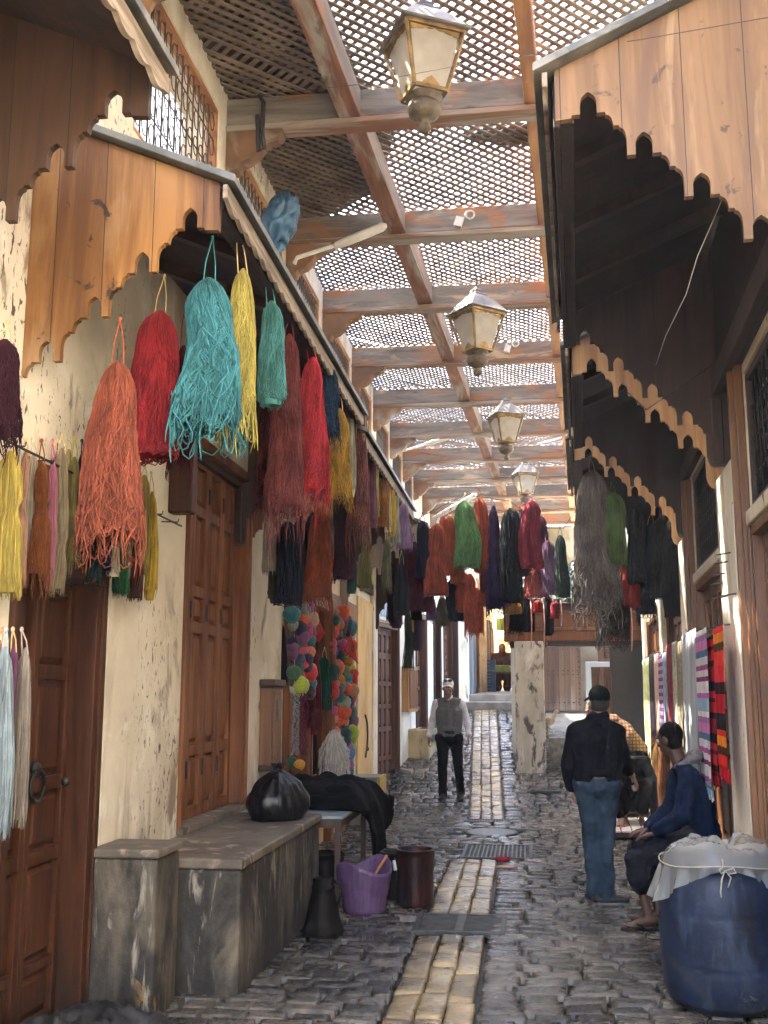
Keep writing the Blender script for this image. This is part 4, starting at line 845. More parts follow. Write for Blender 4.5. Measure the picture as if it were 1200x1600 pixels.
# u hook, v hook, v top, v bottom, u middle, width px, (plane, value), style, colour, strands, label[, extra]
Y = [
 (12,505,530,705,8,56,('y',4.05),'mop','4A1F30',120,'dark plum tangled skein cut by the left picture edge'),
 (15,690,705,935,16,46,('x',-2.2),'flare','DCC14E',80,'pale yellow silky hank with a tied waist at far left',dict(neck=.42,flare=1.1)),
 (30,690,702,930,31,20,('x',-2.24),'hank','C9C4BC',30,'greyish white hank between yellow and peach hanks'),
 (40,688,703,915,41,20,('x',-2.21),'flare','CB9474',36,'peach coloured hank right of the pale yellow one',dict(neck=.4)),
 (65,690,722,925,66,32,('x',-2.18),'mop','8A4A12',70,'ginger brown hank tied in the middle on the hook board',dict(neck=.36)),
 (82,690,722,925,83,16,('x',-2.18),'hank','B8687E',30,'dusty pink narrow hank beside the ginger brown one'),
 (97,682,700,928,97,26,('x',-2.18),'flare','A89470',50,'silvery beige silky hank with a thin fringe',dict(neck=.7,flare=1.0)),
 (117,686,714,885,117,24,('x',-2.18),'flare','A6964A',44,'olive gold silky hank on the hook board'),
 (128,690,704,885,130,15,('x',-2.22),'hank','20222E',30,'thin navy hank next to the olive gold one'),
 (150,790,812,915,150,26,('x',-2.18),'mop','28484A',40,'petrol green multicoloured hank partly behind salmon yarn',),
 (168,790,815,905,168,18,('x',-2.22),'mop','223058',30,'dark blue hank peeping out below the salmon skein'),
 (182,780,803,905,181,18,('x',-2.18),'hank','D0C8B4',30,'off white hank below the salmon skein'),
 (196,780,803,932,196,24,('x',-2.18),'flare','0C6B30',50,'bright emerald green hank below the salmon skein'),
 (214,790,845,938,214,20,('x',-2.18),'flare','5A2410',40,'chestnut brown hank between green and yellow ones'),
 (226,730,742,905,226,20,('x',-2.20),'hank','CDB465',36,'cream and yellow twisted hank by the folding door'),
 (236,740,768,945,238,20,('x',-2.18),'loop','DDB91C',36,'bright yellow hank hanging lowest left of the folding door'),
 # silky hanks low at the left edge
 (3,985,1000,1300,0,22,('x',-2.12),'flare','C98A62',40,'orange tinted silky hank at the left picture edge'),
 (10,985,1010,1305,8,34,('x',-2.08),'flare','A9BCC4',70,'pale blue silky hank in front of the double door'),
 (20,985,1008,1270,22,22,('x',-2.10),'flare','7C4470',50,'purple silky hank in front of the double door'),
 (34,985,1012,1290,40,28,('x',-2.08),'flare','A99C90',60,'frayed greyish beige silky hank in front of the double door'),
 # under the honey coloured awning
 (188,500,565,868,184,94,('y',4.72),'mop','C8684A',230,'big salmon tangled skein hanging from the carved panel'),
 (257,432,486,720,250,82,('y',4.9),'bulb','B8202A',220,'big scarlet skein looped at the bottom beside the salmon one'),
 (290,470,540,742,287,40,('y',5.5),'mop','7A1622',80,'dark red skein half behind scarlet and turquoise ones'),
 (332,372,435,692,327,106,('y',4.85),'mop','4FA6AE',260,'big turquoise tangled skein, widest under the carved awning'),
 (370,350,420,685,380,54,('x',-1.37),'mop','D8C455',170,'lemon yellow skein hung at the awning corner'),
 (416,420,470,640,424,44,('x',-1.37),'bulb','5DAA9F',140,'sea green loosely wound skein right of the lemon one'),
 (452,500,522,835,452,52,('x',-1.40),'mop','8C4440',150,'long dusty rose skein with trailing ends'),
 (425,580,600,800,425,56,('x',-1.62),'mop','7C3234',110,'dark rose tangled skein behind the sea green one'),
 (476,515,558,800,489,48,('x',-1.35),'mop','D8323A',150,'bright coral red skein right of the dusty rose one',dict(flare=1.2)),
 (512,545,572,692,514,40,('x',-1.35),'mop','2C4A66',90,'slate navy short skein above the golden one'),
 (530,610,638,795,530,40,('x',-1.37),'mop','D2A024',90,'golden yellow skein below the slate navy one'),
 (545,615,645,782,547,18,('x',-1.40),'loop','D8CFAE',40,'ivory narrow skein beside the golden one'),
 (556,610,626,855,562,36,('x',-1.37),'mop','7E4A40',100,'mauve brown long skein after the ivory one'),
 (574,660,688,832,579,18,('x',-1.39),'hank','7A4A5E',40,'purplish pink thin skein before the second left awning'),
 # hung from the far end of that awning
 (503,760,793,955,502,44,('y',8.85),'mop','9A4A1E',90,'rust brown skein above the left yarn balls',dict(neck=None)),
 (533,760,778,910,534,36,('y',8.95),'loop','3E1E2C',70,'dark plum skein between rust and mauve ones'),
 (424,745,768,898,423,22,('y',8.75),'flare','C4B4AC',40,'wispy white skein against the wall beside the folding door'),
 (434,790,812,948,433,26,('y',8.8),'loop','4C4A24',50,'olive skein behind the navy one at the wall'),
 (450,790,815,948,450,42,('y',8.7),'loop','1C2436',80,'navy blue skein above the wooden meter box'),
 (472,780,806,930,471,24,('y',8.95),'loop','15171C',50,'black skein between navy and rust ones'),
 (489,780,800,910,488,20,('y',9.1),'loop','33404A',40,'slate grey skein behind the rust brown one'),
 (551,850,868,930,551,14,('y',9.3),'hank','2E5A58',30,'small dark teal skein under the mauve brown one'),
 (586,690,706,812,586,16,('x',-1.37),'hank','A8AC5C',36,'light green hank under the second left awning'),
 (598,715,732,838,598,20,('x',-1.37),'mop','A0662A',40,'brown orange hank under the second left awning'),
 (604,725,740,835,604,12,('x',-1.39),'hank','D2C89A',24,'pale cream hank beside the brown orange one'),
 (610,738,752,842,611,14,('x',-1.35),'loop','DDB83A',36,'sunny yellow hank under the second left awning'),
 (616,748,764,852,618,14,('x',-1.35),'flare','C6CCB4',36,'whitish green frayed hank under the second left awning'),
 (574,800,818,922,574,18,('y',9.2),'flare','6E7034',40,'olive green skein with a dark tip by the plaster wall'),
 (603,825,842,930,604,18,('y',10.2),'mop','6A6A48',40,'mixed olive and plum skein hanging by the wall'),
 (630,770,786,860,630,22,('x',-1.30),'flare','9C7CA2',40,'lilac skein flared at the bottom hanging alone'),
 # first rope across the lane
 (614,862,880,975,613,20,('y',12.3),'loop','3A1C26',40,'dark maroon skein at the left end of the rope'),
 (627,862,880,965,627,24,('y',12.1),'loop','3C3E40',50,'charcoal skein at the left end of the rope'),
 (646,835,850,958,645,30,('y',12.3),'loop','5E1C30',60,'wine red skein left of the dark violet one'),
 (660,802,814,908,660,24,('y',12.0),'loop','241C34',60,'blackish violet skein left of the orange ones'),
 (682,805,818,935,683,34,('y',12.0),'loop','B4502C',90,'orange skein pinched by a tie in the middle',dict(neck=.42,flare=1.25)),
 (693,795,806,900,693,14,('y',12.3),'hank','C4524E',30,'narrow pinkish red skein between orange ones'),
 (704,795,808,902,703,28,('y',12.2),'loop','B0552E',60,'brownish orange skein left of the green one'),
 (727,772,783,890,726,44,('y',11.8),'bulb','5E8A4E',130,'leaf green fat skein in the middle of the lane'),
 (749,765,778,900,750,26,('y',12.0),'loop','A8461E',70,'rust orange slim skein right of the leaf green one'),
 (768,780,790,978,771,26,('y',12.0),'mop','3C2250',80,'long deep purple skein right of the rust one'),
 (797,782,794,948,798,38,('y',11.9),'loop','15191C',110,'large black skein left of the crimson one'),
 (815,785,796,905,815,20,('y',12.2),'loop','5A4458',50,'greyish mauve skein behind black and crimson ones'),
 (823,772,782,892,831,36,('y',11.9),'loop','A02C3C',110,'crimson skein under the fourth lantern'),
 (836,872,888,935,837,34,('y',12.5),'flare','C85A52',50,'coral skein below the crimson one'),
 (856,832,845,932,856,28,('y',12.1),'loop','8C6884',60,'lilac pink skein left of the dark green one'),
 (875,825,836,938,875,24,('y',12.0),'loop','3C4E40',60,'dark bottle green skein in front of the ochre wall'),
 # second rope behind it
 (712,890,902,972,712,28,('y',12.9),'loop','15171A',60,'black skein below the brownish orange one'),
 (734,885,896,995,734,30,('y',12.7),'mop','D0603A',70,'bright orange ragged skein with long dangling tails',dict(flare=.7)),
 (757,885,896,950,756,22,('y',12.8),'loop','C2542C',50,'short orange skein below the rust one'),
 (673,920,932,975,673,18,('y',12.7),'mop','8A6A86',36,'small lilac tangle below the pinched orange skein'),
 (692,920,932,985,691,20,('y',12.8),'mop','66603C',36,'olive and yellow tangle below the orange skeins'),
 (650,925,935,970,652,18,('y',12.7),'loop','2A1810',40,'blackish brown skein below the wine red one'),
 (802,930,943,992,803,22,('y',12.9),'mop','141619',50,'small black skein in front of the gate beam'),
 (825,920,932,990,825,22,('y',12.9),'loop','17191C',50,'black skein below the coral one'),
 (803,925,938,960,801,24,('y',12.75),'loop','C8A030',40,'little mustard yellow bundle under the large black skein'),
 (855,918,930,996,855,16,('y',12.9),'loop','121416',40,'slim black skein below the lilac pink one'),
 (868,928,940,967,868,16,('y',12.8),'loop','B01E38',36,'little raspberry skein in front of the gate beam'),
 (840,925,938,958,840,18,('y',12.85),'loop','B02820',30,'little red bundle between two black skeins'),
 # under the third awning on the right
 (922,715,735,965,925,76,('y',10.95),'mop','857A70',170,'huge grey net wrapped skein with ragged loops',dict(flare=.95)),
 (950,860,880,1010,950,52,('y',11.3),'mop','504A46',110,'dark grey ragged skein below the net wrapped one'),
 (955,755,770,888,958,36,('y',10.9),'loop','5E7A3C',110,'moss green smooth skein beside the grey net wrapped one'),
 (952,872,884,930,953,24,('y',11.2),'loop','B03024',50,'small red skein under the moss green one'),
 (978,855,866,950,981,32,('y',11.1),'loop','B83A2A',70,'orange red skein between moss green and navy ones'),
 (992,775,792,916,993,34,('y',10.9),'loop','191C26',90,'blackish navy skein right of the moss green one'),
 (1012,880,895,970,1006,34,('y',11.2),'mop','241A2C',60,'dark aubergine skein below the blackish navy one'),
 (1030,795,810,938,1030,38,('y',10.85),'loop','26262A',90,'charcoal skein left of the last black one'),
 (1050,820,836,968,1056,36,('y',10.8),'loop','16171B',90,'last black skein beside the slim white pilaster'),
 (907,825,836,900,907,12,('y',11.3),'hank','2E7C9A',30,'thin bright blue skein left of the grey net wrapped one'),
 # fillers that thicken the rows
 (620,885,900,985,620,20,('y',12.6),'loop','58243A',40,'plum red skein low at the left end of the ropes'),
 (636,842,858,940,634,22,('y',12.45),'loop','46485A',40,'bluish grey skein behind the wine red one'),
 (667,850,866,960,668,24,('y',12.55),'loop','7A2E30',50,'brick red skein behind the pinched orange one'),
 (716,812,826,915,716,26,('y',12.5),'loop','C8703C',50,'light orange skein half behind the leaf green one'),
 (760,800,815,930,760,22,('y',12.4),'loop','8A3A2A',50,'russet skein between rust and deep purple ones'),
 (783,812,828,955,783,22,('y',12.45),'loop','A87890',50,'faded pink skein behind the large black one'),
 (745,905,918,1000,745,24,('y',12.95),'mop','D8643A',50,'second ragged orange skein beside the bright one'),
 (722,880,892,960,722,22,('y',12.85),'loop','B8502A',50,'burnt orange skein beside the lower black one'),
 (845,795,806,900,845,22,('y',12.4),'loop','70304A',50,'dark raspberry skein behind crimson and lilac ones'),
 (818,905,917,985,816,22,('y',12.95),'loop','22242A',50,'graphite skein among the small black ones'),
 (938,800,815,930,938,34,('y',11.2),'mop','4A443E',70,'brownish grey skein between the net wrapped and moss green ones'),
 (1018,800,818,930,1016,30,('y',11.1),'loop','1E2A3E',70,'ink blue skein between navy and charcoal ones'),
 (968,885,900,985,967,30,('y',11.4),'mop','58504A',60,'ash grey ragged skein below the small red one'),
 (52,690,710,905,53,22,('x',-2.23),'hank','C8B8A0',40,'oatmeal hank between the peach and ginger ones'),
 (90,688,705,915,90,18,('x',-2.24),'hank','C89098',36,'pale rose hank behind the dusty pink one'),
 (108,686,702,900,108,22,('x',-2.24),'flare','BCA878',40,'straw coloured hank behind the silvery beige one'),
 (140,760,780,900,140,22,('x',-2.24),'loop','D0A040',40,'ochre yellow hank behind the petrol green one'),
 (205,770,790,920,205,22,('x',-2.24),'hank','D8CFB0',36,'vanilla hank between emerald and chestnut ones'),
 (24,698,712,925,24,18,('x',-2.25),'hank','D8B870',36,'buttery hank half behind the pale yellow one'),
 # at the bend on the left
 (638,935,955,1048,637,14,('y',15.7),'flare','38462C',36,'dark green hank by the padlocked door'),
 (641,930,940,990,643,10,('y',15.9),'hank','BCA850',24,'dull yellow hank behind the dark green one by the door'),
 (652,925,938,1020,652,14,('y',15.9),'hank','4A3058',30,'violet hank at the bend by the narrow door'),
]
def plane(u, v, pl): return at_y(u, v, pl[1]) if pl[0] == 'y' else at_x(u, v, pl[1])
hooks = []
for i, e in enumerate(Y):
    uh, vh, vt, vb, um, w, pl, style, colr, n, label = e[:11]; ex = dict(e[11]) if len(e) > 11 else {}
    T = plane(um, vt, pl); H = at_y(uh, vh, T[1]); B = at_y(um, vb, T[1]); Wm = (at_y(um+w/2, vt, T[1])-at_y(um-w/2, vt, T[1])).length
    if i % 3 and 'string' not in ex: ex['string'] = colr
    skein(label, H, T, T[2]-B[2], Wm, colr, style, n, i, **ex); hooks.append(H)
def rope(pts, label, r=.004, m=None):
    q = MB(); q.tube(pts, r, 6); tag(q.build('rope', m or DROPE, smooth=True), label, 'rope')
rope([at_y(600,868,12.1), at_y(660,806,12.05), at_y(727,773,11.95), at_y(797,783,11.95), at_y(857,826,12.05), at_y(880,826,12.1), at_y(905,790,12.2)], 'front rope across the lane carrying the bright skeins')
rope([at_y(600,930,12.75), at_y(673,920,12.75), at_y(735,886,12.75), at_y(803,925,12.85), at_y(856,918,12.9), at_y(905,880,12.9)], 'rear rope across the lane behind the bright skeins')
rope([at_y(905,705,10.95), at_y(925,716,10.92), at_y(955,753,10.9), at_y(992,775,10.88), at_y(1030,795,10.86), at_y(1052,818,10.84)], 'thin pole cord under the third right awning')
for k, (u, v0, v1, y) in enumerate(((829,933,1010,12.6),(849,930,1014,12.6),(876,938,978,12.5),(986,950,1018,10.9))):
    q = MB(); a = at_y(u,v0,y); b = at_y(u+1,v1,y); q.tube([a, a.lerp(b,.5)+Vector((.01,0,0)), b], .008, 5); o = q.build('dangling_cord', mat('cord E0A090', 'E0A898', None, .9, ns=20), smooth=True)
    tag(o, ['left one of two long pink cords hanging before the gate beam','right one of two long pink cords hanging before the gate beam','short pale cord below the bottle green skein','pink cord hanging below the orange red skein on the right'][k], 'cord')
rail = MB(); rail.tube([(-2.18,4.1,2.72),(-2.18,6.5,2.72)], .006, 6)
for y in (4.3,4.6,4.9,5.3,5.7,6.1,6.4): rail.tube([(-2.28,y,2.735),(-2.17,y,2.73),(-2.165,y,2.75)], .004, 5)
tag(rail.build('hook_rail', IRON, smooth=True), 'thin iron hook rail carrying the silky hanks over the double door', 'rail')
# ------------------------------------------------------------------ balls of yarn strung up at the shop posts
BALLC = ['E03A28','2F6A78','5A8AC8','F06A2A','C8322E','1E2248','6A4080','7A4878','D8501E','C0A080','5A6864','3A2230','B4CC3A','204A48','8E3058','C85A60','9AA098','5E7A9A','0C4A3C','C88A1E','A8C038','D88060','241E40','A85AA0','7A5848','B07A50','3A6A48','2A7A8C','D83A2A','2C2A5A','B84A88','388A98','9C60B8','607040','B8C8B0','E06A4A']
def fuzzy_ball(m, c, r, rnd):
    sq = rnd.uniform(.8,1.0); k0 = rnd.uniform(0,6)
    m.ball(c, r, r*sq, r*rnd.uniform(.8,1.3), 22, 14, fn=lambda th, p: 1+.05*math.sin(16*(th*math.cos(k0)+p*math.sin(k0))+k0)+.06*math.sin(3*th+k0)+.05*math.sin(2*th+3*p))
def garland(label, u0, u1, v0, v1, cols, y, seed, rpx=13):
    rnd = random.Random(seed); P0 = at_y((u0+u1)/2, v0, y); t = thing('yarn_ball_garland', label, 'garland', tuple(P0), 0, 'garlands of yarn balls')
    s = MB(); rows = int((v1-v0)/(rpx*1.05)); k = 0
    for i in range(rows):
        for j in range(cols):
            if rnd.random() < .06: continue
            u = u0+(u1-u0)*(j+.5)/cols+rnd.uniform(-4,4); v = v0+(v1-v0)*(i+.5+.5*(j%2))/rows+rnd.uniform(-5,5); y_ = y+rnd.uniform(-.06,.10)+.10*j
            p = at_y(u, v, y_)-P0; r = rpx*y/1674*rnd.uniform(.75,1.2); b = MB(); fuzzy_ball(b, p, r, rnd)
            if rnd.random() < .3: fuzzy_ball(b, p+Vector((0,0,-r*1.1)), r*.9, rnd)
            c = BALLC[(k*7+seed*3+rnd.randrange(3)) % len(BALLC)]; k += 1
            b.build('yarn_ball', mat('ball '+c, c, tuple(x*.62 for x in lin(c)[:3]), .9, ns=26, stretch=(1,3,1), dist=2, bump=.6, bs=60, sheen=.25, lo=.4, hi=.6), t, smooth=True)
    for j in range(cols):
        a = at_y(u0+(u1-u0)*(j+.5)/cols, v0-10, y+.16*j)-P0; b = at_y(u0+(u1-u0)*(j+.5)/cols, v1, y+.16*j)-P0; s.tube([a, b], .004, 5)
    s.build('cord', ROPE, t); return t
garland('left garland of coloured yarn balls on the shop post', 454, 490, 945, 1085, 3, 10.0, 3, 12)
garland('right garland of many coloured yarn balls beside the yellow wall', 514, 552, 955, 1205, 4, 12.4, 8, 10)
# sequin strings, crimson and green tassels, white shaggy fur
def strands(label, name, cat, u, v0, v1, w, y, cols, n, style='flare'):
    H = at_y(u, v0-12, y); T = at_y(u, v0, y); B = at_y(u, v1, y); W_ = w*y/1674
    return skein(label, H, T, T[2]-B[2], W_, cols, style, n, int(u*7+v0))
strands('long crimson silky skein hanging at the yarn shop post','',None,489,1008,1142,26,11.0,'6E1024',70)
strands('deep green silky skein right of the crimson one','',None,507,1025,1112,22,11.2,'0C5A46',50)
strands('scarlet hank tip below the crimson skein','',None,487,1090,1150,18,11.1,'A81C30',30)
strands('navy fluffy skein in the dark of the yarn shop','',None,441,975,1075,16,9.95,'10182C',40)
sh = thing('shaggy_fleece','white shaggy fleece hanging below the right garland','fleece',tuple(at_y(523,1140,12.0)),0)
rng = np.random.default_rng(5); n = 420; K = 6; P = np.zeros((n,K,3)); th = rng.uniform(0,2*PI,n); h0 = rng.uniform(0,1,n)**.8
for k in range(K):
    u = k/(K-1); h = h0+.16*u; e = .04+.115*np.minimum(h,.45)/.45; P[:,k,0] = e*np.cos(th)*(1+.25*u*rng.uniform(.2,1,n)); P[:,k,1] = .6*e*np.sin(th)*(1+.25*u)-.02; P[:,k,2] = -h*.52+.01*rng.normal(0,1,n)*u
V, Q = tubes_np(P, np.full(n,.004)); np_mesh('fur', V, Q, mat('white fleece', (.68,.65,.60), (.5,.47,.43), .95, ns=20, island=.3), sh)
q = MB(); q.lathe([(.03,.0),(.08,-.1),(.13,-.3),(.13,-.5),(.11,-.58)], 14, sy=.55); q.build('hide', mat('fleece hide', (.5,.47,.43), rough=.95), sh, smooth=True)
sq_ = thing('sequin_strings','strings of silver and wine red sequins below the left garland','sequin strings',tuple(at_y(468,1082,10.0)),0)
rs = random.Random(4)
for mcol, nm, us in (((.62,.62,.66),'silver sequins',(-.055,-.03,-.008)),((.25,.04,.09),'wine sequins',(.02,.045,.07))):
    q = MB()
    for x in us:
        for i in range(46):
            z = -.012-.0125*i; q.ball((x+rs.uniform(-.012,.012), rs.uniform(-.03,.01), z), .009, .005, .009, 6, 4)
    q.build('sequins', mat(nm, mcol, None, .25, metal=.7, ns=40), sq_)
for u, v, c in ((455,1190,'0C4A3C'),(468,1195,'C88A1E'),(462,1205,'5A3A1C')):
    b = MB(); fuzzy_ball(b, at_y(u,v,10.05)-at_y(468,1082,10.0), .055, rs); b.build('yarn_ball', mat('ball '+c, c, tuple(x*.62 for x in lin(c)[:3]), .9, ns=26, bump=.6, bs=60), sq_, smooth=True)
# ------------------------------------------------------------------ flags
def star(m, c, ax, az, r, ny=0):
    c = Vector(c); ax = Vector(ax); az = Vector(az); nn = ax.cross(az).normalized()*.004; P = []
    for k in range(5):
        a = PI/2+2*PI*k/5; P.append((math.cos(a)*r, math.sin(a)*r))
    for k in range(5):
        p, q = P[k], P[(k+2) % 5]; m.bar(c+ax*p[0]+az*p[1]+nn, c+ax*q[0]+az*q[1]+nn, r*.13, r*.05, up=nn.normalized())
REDF = mat('red flag cloth', (.52,.035,.035), (.42,.03,.03), .8, ns=6); GRN = mat('green star', (.02,.13,.04), rough=.8)
def flag(label, corners, y, bend):
    P = [at_y(u, v, y+b) for (u, v), b in zip(corners, bend)]; c = sum(P, Vector())/4; t = thing('flag', label, 'flag', tuple(c), 0, 'small red flags')
    Q = [p-c for p in P]; q = MB(); q.grid(lambda u, v: tuple((Q[0].lerp(Q[1], u)).lerp(Q[3].lerp(Q[2], u), v)+Vector((0,.02*math.sin(5*u+3*v),0))), 10, 8); q.build('cloth', REDF, t, smooth=True, solid=.002)
    ax = (Q[1]-Q[0]).normalized(); az = (Q[0]-Q[3]).normalized(); cc = (Q[0]+Q[1]+Q[2]+Q[3])/4
    s = MB(); nn = ax.cross(az).normalized()
    if nn.y > 0: nn = -nn
    star(s, cc+nn*.026, ax, az, .05); s.build('star', GRN, t)
    return t
flag('red flag with a green star pinned flat between the garlands', [(494,961),(509,990),(496,1004),(481,981)], 10.9, (0,0,0,0))
flag('red pennant folded and drooping in front of the right garland', [(548,990),(554,1010),(560,1038),(537,1016)], 12.2, (0,.04,.1,0))
# ------------------------------------------------------------------ blue house number sign at the bend
sp_ = Vector(o2)+Vector((.03*math.cos(W2)-.56*math.sin(W2), .03*math.sin(W2)+.56*math.cos(W2), 3.02))
bs = thing('number_sign','blue enamel sign with white numerals above the padlocked door','sign',tuple(sp_),W2)
q = MB(); q.box(-.005,.008,-.36,.36,-.16,.17); q.build('plate', mat('blue enamel', (.06,.30,.60), rough=.3), bs); q = MB(); q.box(-.008,.010,-.40,.42,-.215,-.162); q.box(-.008,.010,-.40,.42,.172,.195); q.box(-.008,.010,-.40,-.362,-.161,.171); q.build('border', WHITEP, bs)
def text(body, size, loc, rot, m, parent, name='lettering'):
    cu = bpy.data.curves.new(name, 'FONT'); cu.body = body; cu.size = size; cu.extrude = .002; cu.align_x = 'CENTER'; cu.align_y = 'CENTER'
    ob = bpy.data.objects.new(name, cu); C.objects.link(ob); dg = bpy.context.evaluated_depsgraph_get(); me = bpy.data.meshes.new_from_object(ob.evaluated_get(dg)); bpy.data.objects.remove(ob)
    o = bpy.data.objects.new(name, me); C.objects.link(o); me.materials.clear(); me.materials.append(m); o.location = loc; o.rotation_euler = rot; o.parent = parent; return o
WHT = mat('white lettering', (.8,.8,.78), rough=.5)
text('768', .17, (.010,-.16,.085), (PI/2,0,PI/2), WHT, bs); text('071', .17, (.010,-.16,-.075), (PI/2,0,PI/2), WHT, bs)
# ------------------------------------------------------------------ things standing about
from mathutils import noise as NZ
def ridge(p, f, k=3):
    p = Vector(p)*f; a = 0; w = 1
    for _ in range(k): a += w*(1-abs(NZ.noise(p))*2.2); p = p*1.9+Vector((3.1,1.7,5.3)); w *= .5
    return a
BAGM = mat('black bin liner', (.007,.007,.008), (.004,.004,.004), .3, ns=5, bump=.5, bs=14, bstretch=(1,1,.4), spec=.35)
t = thing('garbage_bag','shiny black knotted garbage bag sitting on the long bench','bag',(-1.86,7.95,.735))
q = MB(); rr = random.Random(3); W_ = [(rr.uniform(0,6.3), rr.randint(7,19), rr.uniform(.2,.6)) for _ in range(8)]
def bagfn(p, th, z):
    k = min(1, max(0, (z-.12)/.2)); d_ = (ridge((p[0],p[1],z*.55), 7.5, 3)-.9)*.055*min(1, z/.04)*(1-k*.4); f = 1+d_+.05*math.sin(3*th+1)+k*.10*sum(w*math.sin(n_*th+p0) for p0, n_, w in W_)/2.2; return [p[0]*f, p[1]*f, p[2]+.012*math.sin(4*th)*k]
q.lathe([(.02,.0),(.17,.002),(.195,.015)]+[(.205+.03*math.sin(PI*i/12)-.02*(i/12)**3, .03+.20*i/12) for i in range(13)]+[(.165,.262),(.14,.285),(.11,.305),(.08,.322),(.055,.336),(.03,.350),(.025,.362),(.045,.385),(.05,.40),(.01,.392)], 110, fn=bagfn); q.build('liner', BAGM, t, smooth=True)
q = MB(); q.tube([(.03*math.cos(a), .03*math.sin(a), .357+.004*math.sin(2*a)) for a in [2*PI*k/12 for k in range(13)]], .009, 6); q.build('knot', BAGM, t, smooth=True)
METW = mat('meter box wood', (.19,.085,.035), (.11,.045,.02), .5, ns=2, stretch=VZ, bump=.12)
t = thing('meter_box','narrow wooden meter box on the wall between folding door and yarn shop','box',(LW,9.3,1.0))
q = MB(); q.box(.003,.11,-.19,.19,.05,.72); q.box(.11,.12,-.14,.14,.1,.68); q.build('case', METW, t, bevel=.006)
q = MB(); q.box(.003,.14,-.22,.22,.72,.78); q.box(.003,.128,-.205,.205,.70,.72); q.box(.003,.13,-.21,.21,0,.05); q.build('cornice', W_DARK, t, bevel=.008)
q = MB(); q.box(.1205,.124,-.05,.05,.42,.6); q.build('window', mat('dark glass', (.02,.02,.02), rough=.1), t)
t = thing('wall_cabinet','orange brown wooden cabinet on the wall after the padlocked door','box',(Vector(o2)+Vector((-math.sin(W2)*1.92, math.cos(W2)*1.92, 0))),W2)
q = MB(); q.box(.003,.12,-.32,.32,1.36,2.12); q.build('case', W_PANEL, t, bevel=.008); q = MB(); q.box(.12,.135,-.26,.26,1.42,2.06); q.build('cabinet_door', W_DOOR2, t, bevel=.006); q = MB(); q.ball((.145,.2,1.75),.018); q.build('knob', BRASS, t)
t = thing('utility_box','low grey metal box with a yellow edge by the yellow wall','box',(-2.08,14.1,0))
q = MB(); q.box(-.2,.165,-.3,.3,.0,.60); q.build('case', mat('grey paint', (.26,.25,.22), (.17,.16,.14), .6, ns=4, bump=.1), t, bevel=.008); q = MB(); q.box(.168,.20,-.31,.31,0,.605); q.build('door_edge', mat('yellow paint', (.55,.38,.05), rough=.5), t)
t = thing('work_table','worn table with a pale metal top and thin legs','table',(-1.8,9.15,0))
q = MB(); q.box(-.38,.36,-.72,.72,.685,.71); q.build('table_top', mat('pale zinc top', (.33,.40,.40), (.22,.27,.27), .4, metal=.2, ns=5, bump=.1), t, bevel=.006)
q = MB(); q.box(-.36,.34,-.70,-.67,.62,.683); q.box(-.36,.34,.67,.70,.62,.683); q.box(.31,.34,-.669,.669,.62,.683); q.build('apron', W_DARK, t)
for x in (-.33,.31):
    for y in (-.67,.67):
        q = MB(); q.bar((x,y,0),(x,y,.62),.045,.045); q.build('leg', W_DARK, t, bevel=.004)
q = MB(); q.bar((.31,-.64,.2),(.31,.64,.2),.03,.03); q.build('stretcher', W_DARK, t)
BLK = clothm('black garment cloth', (.006,.006,.0065), (.0035,.0035,.004), ns=5, bump=.7, spec=.06)
def heap(u, v):
    x = -.42+1.22*u; y = -.65+1.35*v; ex = min(1, u/.12)*1; ey = math.sin(PI*min(1,max(0,v)))**.35
    h = .19*ey*min(1,u/.10)**.5
    if u > .62: k = (u-.62)/.38; h = h*(1-k**2)-.40*k**1.4*ey; x = -.42+1.22*.62+.30*(1-(1-k)**1.5)*.72
    f = .035*(ridge((x,y*1.3,0), 3.2, 3)-1)+.012*math.sin(17*v+6*u)+.02*math.sin(9*v-12*u+1)+.012*math.sin(31*v+5*u)
    return (x+.03*math.sin(14*v)*u, y+.04*math.sin(9*u), .72+max(h+f*(.3+ey), -.42))
q = MB(); q.grid(heap, 46, 46); o = q.build('garment_heap', BLK, smooth=True, solid=.02, recalc=False); o.location = (-1.84,9.45,0); tag(o, 'heap of black garments drooping over the end of the work table', 'clothes')
q = MB(); q.ball((0,0,.09), .32, .5, .13, 18, 10, fn=lambda th, p: 1+.06*math.sin(5*th+3*p)); o = q.build('folded_garment', BLK, smooth=True); o.location = (-1.84,9.3,.70); tag(o, 'folded black coat lying on the zinc table top beneath the garment heap', 'clothes')
def bucket(label, loc, r0, r1, h, m, band=2, handle=True, hm=None, cat='bucket', sy=1.0, name='bucket', grip=False):
    t = thing(name, label, cat, loc); q = MB(); prof = [(.001,0),(r0*.97,0),(r0,.012)]
    for i in range(1, 11):
        f = i/10; r = r0+(r1-r0)*f; prof.append((r+(.006 if i in (7,9)[:band] else 0), h*f))
    prof += [(r1+.012,h+.002),(r1+.012,h+.014),(r1-.008,h+.014),(r1-.012,h-.02),(r0-.012,.03),(.001,.028)]
    q.lathe(prof, 32, sy=sy); q.build('body', m, t, smooth=True)
    if handle:
        b = MB(); b.tube([((r1+.012)*math.cos(a), -(r1+.02)*abs(math.sin(a))*.55-.0, h*.86-abs(math.sin(a))*h*.5) for a in [PI*k/16 for k in range(17)]], .005, 6); b.build('handle', hm or CAST, t, smooth=True)
        if grip:
            b = MB(); a = PI*.78; b.bar(((r1+.014)*math.cos(PI*.98),-.07,h*.83),((r1+.012)*math.cos(PI*.85),-.10,h*.66),.024,.024); b.build('grip', WHITEP, t, bevel=.005)
    return t
